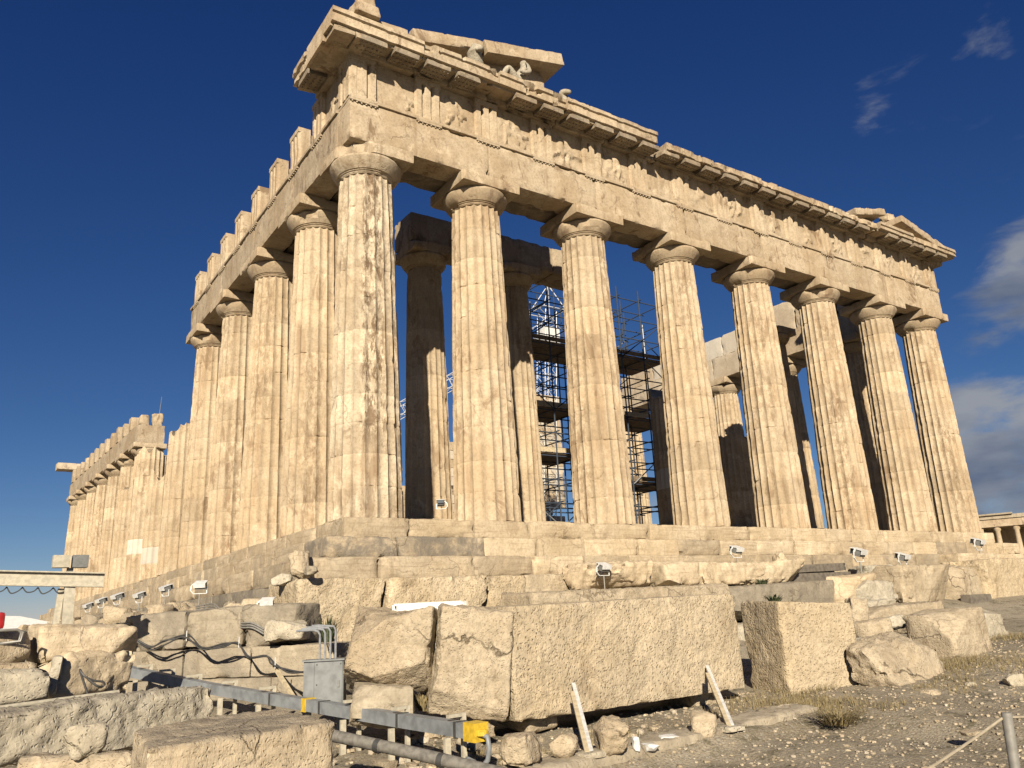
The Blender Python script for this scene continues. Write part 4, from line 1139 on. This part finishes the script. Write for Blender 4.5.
def rot_x(g, a, off):
    V, F = g; c, s = math.cos(a), math.sin(a)
    return np.stack([V[:, 0], V[:, 1] * c - V[:, 2] * s, V[:, 1] * s + V[:, 2] * c], 1) + off, F
f0 = make_flood(); first = True
GRP = 'white hooded floodlights around the foot of the temple'
for lab, p, rz, sc in (
        ('floodlight on a tall stand in front of the overhanging ledge', (4.48, -4.00, -2.05), 0, .78),
        ('floodlight standing on the end slab of the overhanging ledge', (9.42, -3.60, -1.68), 0, .85),
        ('floodlight standing just past the pile of dark planks', (14.67, -3.70, -1.97), .1, 1.15),
        ('floodlight above the big smooth-faced block of the pile', (17.12, -3.60, -2.07), .1, 1.1),
        ('farthest floodlight of the facade, near the last column', (22.78, -3.20, -1.61), .1, 1.2),
        ('nearest floodlight of the flank, above the white jagged slab', (-2.93, -3.59, -2.47), -.5, .66),
        ('second floodlight of the flank, on a tall thin stand', (-3.54, -1.35, -2.04), -.5, .66),
        ('third floodlight of the flank, white and tilted, counting from the corner', (-3.77, 0.54, -2.00), -1.3, .66),
        ('fourth floodlight of the flank counting from the corner', (-3.84, 3.09, -2.06), -1.3, .7),
        ('fifth floodlight of the flank counting from the corner', (-3.93, 5.64, -2.05), -1.3, .8),
        ('sixth floodlight of the flank counting from the corner', (-3.90, 8.66, -2.04), -1.3, .8),
        ('last visible floodlight of the flank, beside the gantry post', (-3.86, 11.68, -2.08), -1.3, .8),
        ('small lone floodlight on the top step between the first two columns', (2.78, .18, 0.0), 2.6, .62)):
    t = f0 if first else copy_tree(f0); first = False
    t.location = p; t.rotation_euler = (0, 0, rz); t.scale = (sc, sc, sc)
    tag(t, lab, 'floodlight', GRP)

# ------------------------------------------------------------------ steel gantry with its lamp heads
ga = thing('steel_gantry', 'cream painted steel beam on a post with two lamp heads on top', 'gantry', (-5.93, -3.18, -2.46))
q0 = np.array(ga.location)
A = np.array((-7.80, -3.10, -1.45)) - q0; B = np.array((-5.47, -3.23, -1.55)) - q0
b = MB(); b.add(*bar(A, B, .035, .20)); b.add(*bar(A + (0, 0, .105), B + (0, 0, .105), .16, .02)); b.add(*bar(A - (0, 0, .105), B - (0, 0, .105), .16, .02)); b.build('beam', M['steel_white'], ga, 0)
tp = np.array((-5.95, -3.17, -1.62)) - q0
MB().add(*bar((0, 0, -.5), tp, .15, .15)).build('post', M['steel_white'], ga, 0)
MB().add(*bar((-.21, .05, -.5), tp + (-.11, .05, -.05), .09, .1)).build('brace', M['steel_white'], ga, 0)
hd = np.array((-5.97, -3.17, -1.33)) - q0
MB().add(*bar(hd + (0, 0, -.2), hd + (0, 0, -.02), .09, .09)).build('lamp_stem', M['lamp_grey'], ga, 0)
V, F = rbox(.23, .24, .2, .1, .015, .2, 0, 2); MB().add(V + hd + (.13, -.02, -.02), F).build('lamp_head', M['lamp_grey'], ga, 0)
V, F = rbox(.25, .24, .2, .1, .015, .2, 0, 3); MB().add(V + hd + (-.14, -.02, -.02), F).build('lamp_head', M['steel_white'], ga, 0)
lp = MB()
for k in range(5):
    c = A + (B - A) * (.38 + .09 * k) + np.array([0, 0, -.135]); lp.add(*sweep(smooth([c + (-.1, 0, 0), c + (-.04, 0, -.07 - .02 * (k % 2)), c + (.05, 0, -.06), c + (.11, 0, 0)]), .01, 5))
lp.build('hanging_cable', M['cable'], ga, 60)
# ------------------------------------------------------------------ red container on a frame
rcart = thing('red_container', 'red plastic container on a bent grey tube frame at the picture edge', 'container', (-6.97, -5.81, -2.41))
V, F = rbox(.24, .22, .2, .04, .03, .2, .0, 4); MB().add(V + (-.06, 0, .14), F).build('container', M['red'], rcart)
b = MB()
for y in (-.16, .16): b.add(*sweep([(-.3, y, .0), (-.25, y, .12), (.2, y, .12), (.27, y, .09), (.25, y, -.02), (.0, y, -.04)], .018, 7))
b.build('tube_frame', M['post'], rcart, 50)
# ------------------------------------------------------------------ far things on the left
tn = thing('white_canopy', 'low white canopy tent beyond the stacked blocks', 'tent', (-3.27, 51.78, -2.57))
V = [(-5.5, -2, .6), (4.2, -2, .5), (4.2, 2.5, .5), (-5.5, 2.5, .6), (-1.5, .2, 1.75), (0, .2, 1.65)]
F = [[0, 1, 5, 4], [1, 2, 5], [2, 3, 4, 5], [3, 0, 4], [0, 3, 2, 1]]
MB().add(V, F).build('canopy', M['canvas'], tn, 0)
for x in (-5, 4):
    for y in (-1.8, 2.2): MB().add(*sweep([(x, y, -1.2), (x, y, .6)], .05, 6)).build('tent_pole', M['post'], tn, 50)
tag(MB().add(*sweep([(0, 0, -9.4), (0, 0, 0), (.1, 0, 2.2), (.22, 0, 4.35)], [.05, .03, .025, .012], 6)).build('lightning_rod', M['post'], None, 50, (2.96, 40.99, 9.17)), 'thin tall rod rising behind the broken flank columns', 'lightning rod')

# ------------------------------------------------------------------ sculptures left in the pediment
def skinned(name, joints, edges, label, cat, loc, m='pale', lev=2):
    me = bpy.data.meshes.new(name)
    me.from_pydata([j[:3] for j in joints], edges, [])
    o = bpy.data.objects.new(name, me); COL.objects.link(o); o.location = loc
    md = o.modifiers.new('skin', 'SKIN')
    sv = me.skin_vertices[0].data
    for i, j in enumerate(joints): sv[i].radius = (j[3], j[4] if len(j) > 4 else j[3])
    sv[0].use_root = True
    ss = o.modifiers.new('sub', 'SUBSURF'); ss.levels = lev; ss.render_levels = lev
    deg = bpy.context.evaluated_depsgraph_get()
    ev = bpy.data.meshes.new_from_object(o.evaluated_get(deg))
    o.modifiers.clear(); o.data = ev; ev.name = name
    V = np.zeros(len(ev.vertices) * 3); ev.vertices.foreach_get('co', V); V = V.reshape(-1, 3)
    V += .018 * fbm(V * 6, 5, 3)[:, None] * np.array([1, 1, 1])
    ev.vertices.foreach_set('co', V.ravel())
    at = ev.color_attributes.new('tint', 'FLOAT_COLOR', 'POINT')
    at.data.foreach_set('color', np.tile(np.array([.3, .1, 0, 1], np.float32), len(V)))
    ev.polygons.foreach_set('use_smooth', [True] * len(ev.polygons)); ev.materials.clear(); ev.materials.append(M[m]); ev.update()
    return tag(o, label, cat)
skinned('reclining_statue',
        [(5.70, 0, .20, .22), (5.86, 0, .46, .22), (6.0, 0, .74, .24), (6.06, 0, .92, .10), (6.03, -.02, 1.08, .13), (6.0, -.02, 1.17, .11),
         (5.62, -.14, .20, .17), (5.28, -.20, .55, .13), (5.10, -.20, .22, .09), (4.98, -.20, .07, .07), (4.82, -.22, .05, .06),
         (5.60, .16, .19, .17), (5.16, .20, .28, .13), (4.82, .16, .14, .09), (4.62, .14, .08, .06),
         (5.98, -.27, .80, .11), (6.02, -.36, .52, .085), (5.78, -.36, .42, .07), (5.62, -.36, .44, .055),
         (6.04, .26, .78, .11), (6.26, .32, .46, .085), (6.22, .22, .14, .07), (6.08, .2, .08, .055)],
        [(0, 1), (1, 2), (2, 3), (3, 4), (4, 5), (0, 6), (6, 7), (7, 8), (8, 9), (9, 10), (0, 11), (11, 12), (12, 13), (13, 14),
         (2, 15), (15, 16), (16, 17), (17, 18), (2, 19), (19, 20), (20, 21), (21, 22)],
        'pale stone statue of a figure reclining with raised knee under the sloping cornice', 'statue', (-.05, -.22, 13.74))
skinned('horse_statue',
        [(4.30, .05, .10, .30), (4.18, -.02, .45, .26), (4.05, -.08, .72, .20), (3.98, -.16, .86, .17), (4.10, -.34, .74, .12), (4.20, -.46, .62, .09), (4.06, -.08, 1.0, .04), (4.36, .05, .55, .12)],
        [(0, 1), (1, 2), (2, 3), (3, 4), (4, 5), (3, 6), (1, 7)],
        'pale stone horse head and neck rising from the cornice in front of the reclining figure', 'statue', (-.05, -.2, 13.72))
skinned('horse_statue',
        [(7.70, .0, .08, .26), (7.62, -.05, .38, .2), (7.5, -.12, .58, .16), (7.60, -.30, .50, .1), (7.66, -.4, .42, .07)],
        [(0, 1), (1, 2), (2, 3), (3, 4)],
        'broken stone horse head standing alone on the cornice past the sloping slab', 'statue', (.0, -.15, 13.72))
# ------------------------------------------------------------------ scaffolding inside the porch
sf = thing('scaffold', 'dark tube scaffolding with board decks inside the temple porch', 'scaffolding', (11.6, 8.4, .68))
sx = [1.4 * k for k in range(7)]; sy = [0, 1.3, 2.6]; lev = [1.0 * k + .2 for k in range(12)]; HT = 11.75
me1 = MB().add(*sweep([(0, 0, 0), (0, 0, HT)], .034, 6)).mesh('standard', M['tube'], 60)
me1b = MB().add(*sweep([(0, 0, 0), (0, 0, HT - 1.1)], .034, 6)).mesh('standard', M['tube_light'], 60)
me2 = MB().add(*sweep([(-.25, 0, 0), (8.65, 0, 0)], .03, 6)).mesh('ledger', M['tube'], 60)
me3 = MB().add(*sweep([(0, -.2, 0), (0, 2.8, 0)], .03, 6)).mesh('transom', M['tube'], 60)
rs = random.Random(12)
for i, x in enumerate(sx):
    for j, y in enumerate(sy): put('standard', me1b if (i + j) % 5 == 2 else me1, sf, (x, y, 0))
for z in lev:
    for y in sy: put('ledger', me2, sf, (0, y + .05, z))
for z in lev[::1]:
    for i, x in enumerate(sx):
        if (i + int(z * 3)) % 5: put('transom', me3, sf, (x + .05, 0, z + .06))
for k in range(56):
    i = rs.choice((0, 0, 1, 1, 4, 4, 5, 5, 2, 3)); z = lev[rs.randrange(11)]; y = rs.choice((-.05, 2.65))
    d = rs.choice((1, -1)); x0, x1 = (sx[i], sx[i + 1]) if d > 0 else (sx[i + 1], sx[i])
    MB().add(*sweep([(x0, y, z), (x1, y, z + 1.0)], .026, 6)).build('brace', M['tube_light' if k % 3 == 0 else 'tube'], sf, 60)
for (i0, i1, l) in ((0, 2, 3), (0, 2, 5), (0, 3, 8), (4, 6, 2), (4, 6, 5), (3, 6, 8)):
    MB().add(*box(sx[i0] - .1, sx[i1] + .1, .1, 2.5, lev[l] + .1, lev[l] + .16)).build('deck', M['deck'], sf, 0)
    MB().add(*box(sx[i0] - .1, sx[i1] + .1, .02, .05, lev[l] + .16, lev[l] + .36)).build('toe_board', M['wood' if l % 2 else 'deck'], sf, 0)
# ------------------------------------------------------------------ white crane behind
cr = thing('lattice_crane', 'white lattice crane standing inside the temple behind the scaffolding', 'crane', (22.33, 22.05, 2.57))
q0 = np.array(cr.location)
def lattice(p, q, w, n, r=.035):
    p = np.array(p, float); q = np.array(q, float); d = (q - p); L_ = np.linalg.norm(d); d /= L_
    a_ = np.array([0, 0, 1.0]) if abs(d[2]) < .9 else np.array([1.0, 0, 0])
    u = np.cross(d, a_); u /= np.linalg.norm(u); v = np.cross(u, d); b_ = MB()
    cs = [(u * s + v * t) * w / 2 for s, t in ((-1, -1), (1, -1), (1, 1), (-1, 1))]
    for c in cs: b_.add(*sweep([p + c, q + c], r, 5))
    for i in range(n):
        s0, s1 = p + d * L_ * i / n, p + d * L_ * (i + 1) / n
        for k in range(4):
            b_.add(*sweep([s0 + cs[k], s1 + cs[(k + 1) % 4]], r * .7, 4)); b_.add(*sweep([s0 + cs[k], s0 + cs[(k + 1) % 4]], r * .7, 4))
    return b_
topm = np.array((23.06, 21.50, 16.66)) - q0; apex = np.array((23.20, 21.38, 18.58)) - q0
lattice((0, 0, 0), topm, .9, 16, .022).build('mast', M['white'], cr, 60)
b = MB()
for s, t in ((-1, -1), (1, -1), (1, 1), (-1, 1)): b.add(*sweep([topm + (s * .9, t * .9, 0), apex], .028, 5))
for s, t, s2, t2 in ((-1, -1, 1, -1), (1, -1, 1, 1), (1, 1, -1, 1), (-1, 1, -1, -1)): b.add(*sweep([topm + (s * .9, t * .9, 0), topm + (s2 * .9, t2 * .9, 0)], .028, 5))
b.build('mast_head', M['white'], cr, 60)
V, F = rbox(1.1, 1.1, 1.4, .3, .1, .3, 0, 5); MB().add(V + topm + (0, 0, -2.6), F).build('cab', M['white'], cr, 40)
J0 = np.array((22.89, 21.62, 15.41)) - q0; J1 = np.array((14.47, 29.04, 10.06)) - q0
lattice(J0, J1, .8, 14, .02).build('jib', M['white'], cr, 60)
# ------------------------------------------------------------------ temple with porch columns beyond the path
ec = np.array((128.57, 45.07, 3.88)); av = math.atan2(ec[1] + 18.1, ec[0] + 7.48) - math.pi / 2
er_ = thing('distant_temple', 'small distant temple with a columned porch beyond the last column', 'temple', tuple(ec), av)
MB().add(*box(-4.5, 14, 5.5, 8, -6, 4.3)).build('wall', M['temple'], er_, 0)
MB().add(*box(-4.5, -2.2, -.3, 5.49, -6, 3.0)).build('corner_pier', M['temple'], er_, 0)
MB().add(*box(-4.4, 14, -.5, 5.49, -6, -.6)).build('porch_base', M['step'], er_, 0)
MB().add(*box(-4.8, 14, -.6, 5.48, 3.01, 4.1)).build('entablature', M['frieze'], er_, 0)
MB().add(*box(-4.6, 2.2, .2, 8.2, 4.9, 5.15)).build('roof', M['grey'], er_, 0)
MB().add(*box(-4.3, 14, .6, 7.9, 4.31, 4.89)).build('attic', M['grey'], er_, 0)
ecol = MB().add(*lathe([(.42, -.6), (.36, 2.3), (.52, 2.5), (.52, 3.0)], 16)).mesh('column', M['temple'], 40)
for k in range(5): put('column', ecol, er_, (-1.1 + 2.6 * k + .8, .1, 0))

# ------------------------------------------------------------------ rope fence
pz = (-1.75, -15.24, -3.16); pb = (-1.77, -15.21, -3.53)
fe = thing('rope_fence', 'grey metal post of a low rope fence beside the path', 'rope fence', (pb[0], pb[1], -4.05))
q0 = np.array(fe.location)
MB().add(*sweep([(0, 0, 0), np.array(pz) - q0], .033, 12)).build('post', M['post'], fe, 50)
a_ = np.array((-1.76, -15.22, -3.19)) - q0; c_ = np.array((-3.15, -15.05, -3.48)) - q0
MB().add(*sweep(smooth([a_, a_ * .66 + c_ * .34 + (0, 0, -.03), a_ * .33 + c_ * .67 + (0, 0, -.04), c_]), .009, 6)).build('rope', M['rope'], fe, 60)
a2 = np.array((-0.38, -15.39, -3.14)) - q0
MB().add(*sweep(smooth([a_, a_ * .5 + a2 * .5 + (0, 0, -.06), a2]), .009, 6)).build('rope', M['rope'], fe, 60)

# ------------------------------------------------------------------ plants
def tuft(name, label, p, n, h, spread, m, seed, cat='plant', broad=.012):
    r_ = random.Random(seed); b_ = MB()
    for k in range(n):
        a = r_.uniform(0, 6.28); s = r_.uniform(0, spread * .35); x, y = s * math.cos(a), s * math.sin(a)
        l = r_.uniform(.5, 1) * h; out = r_.uniform(.1, 1) * spread
        w = broad * r_.uniform(.6, 1.2); t = np.array([-math.sin(a), math.cos(a), 0]) * w
        p0_ = np.array([x, y, -.03]); p1_ = np.array([x + out * .4 * math.cos(a), y + out * .4 * math.sin(a), l * .65]); p2_ = np.array([x + out * math.cos(a), y + out * math.sin(a), l])
        b_.add([p0_ - t, p0_ + t, p1_ + t * .8, p1_ - t * .8, p2_], [[0, 1, 2, 3], [3, 2, 4]])
    o = b_.build(name, M[m], None, 0, p)
    return tag(o, label, cat)
tuft('grass_tuft', 'spiky green grass tuft growing beside the first foundation stone', (-2.35, -5.07, -2.67), 70, .42, .28, 'leaf', 1)
tuft('leafy_weed', 'dark green weed on the grey stained footing stone', (6.76, -6.76, -2.48), 60, .22, .26, 'leaf', 2, broad=.02)
tuft('leafy_weed', 'low green weed beside the rounded ochre block', (9.56, -4.20, -2.05), 60, .2, .34, 'leaf', 3, broad=.02)
tuft('dry_bush', 'dry brown bush under the rough stones above the duct', (-1.98, -7.66, -3.58), 120, .26, .30, 'dry', 4)
tuft('dry_bush', 'dry brown bush at the end of the stone ledge', (2.50, -10.91, -4.00), 300, .17, .55, 'dry', 5, broad=.007)
# dry grass and gravel, uncountable
rg = random.Random(31); b = MB(); gv = np.random.RandomState(3)
def gnd(x, y):
    P = np.array([[x, y, 0.0]]); return gz(x, y) + .06 * fbm(P * .9, 3, 4)[0] + .035 * fbm(P * 4.0, 8, 3)[0]
n = 0
while n < 4200:
    x = rg.uniform(-2.6, 12); y = rg.uniform(-12.2, -6)
    dens = max(0, .9 - abs(y + 9.6) * .5) if x > 2.6 else max(0, .8 - abs(y + 9.2) * 1.3)
    if x > 6: dens *= .75
    if rg.random() > dens * (.3 + fbm(np.array([[x * .9, y * .9, 3.3]]), 5, 3)[0] * 2.2): continue
    z = gnd(x, y); n += 1
    for k in range(3):
        a = rg.uniform(0, 6.28); h = rg.uniform(.03, .13); o_ = rg.uniform(.01, .09); w = .005
        c, s = math.cos(a), math.sin(a)
        b.add([(x - s * w, y + c * w, z - .02), (x + s * w, y - c * w, z - .02), (x + c * o_, y + s * o_, z + h)], [[0, 1, 2]])
tag(b.build('dry_grass', M['dry'], None, 0), kind='stuff')
tmpl = [rbox(1, .8, .55, .3, .2, .4, .06, s, .25, cuts=7) for s in range(8)]
def scatter(name, m, cnt, x0, x1, y0, y1, lo, hi, seed, zfun=gnd):
    b_ = MB(); r_ = random.Random(seed)
    for k in range(cnt):
        x, y = r_.uniform(x0, x1), r_.uniform(y0, y1)
        s = lo + (hi - lo) * r_.random() ** 3.5
        V, F = tmpl[r_.randrange(8)]
        b_.add(rotz(V * s, r_.uniform(0, 6.28)) + (x, y, zfun(x, y) - s * .12), F, (r_.uniform(.15, .9), r_.choice((0, .2, .4)), r_.choice((0, 0, 0, 0, .3))))
    return tag(b_.build(name, m, None, 40), kind='stuff')
scatter('gravel', M['fallen'], 11000, -2.2, 11, -14.2, -8.0, .007, .06, 41)
scatter('gravel', M['fallen'], 420, -6.5, -1.5, -11.2, -7.2, .05, .22, 42)
scatter('gravel', M['fallen'], 300, -3.0, 3.4, -10.4, -8.5, .02, .12, 43)
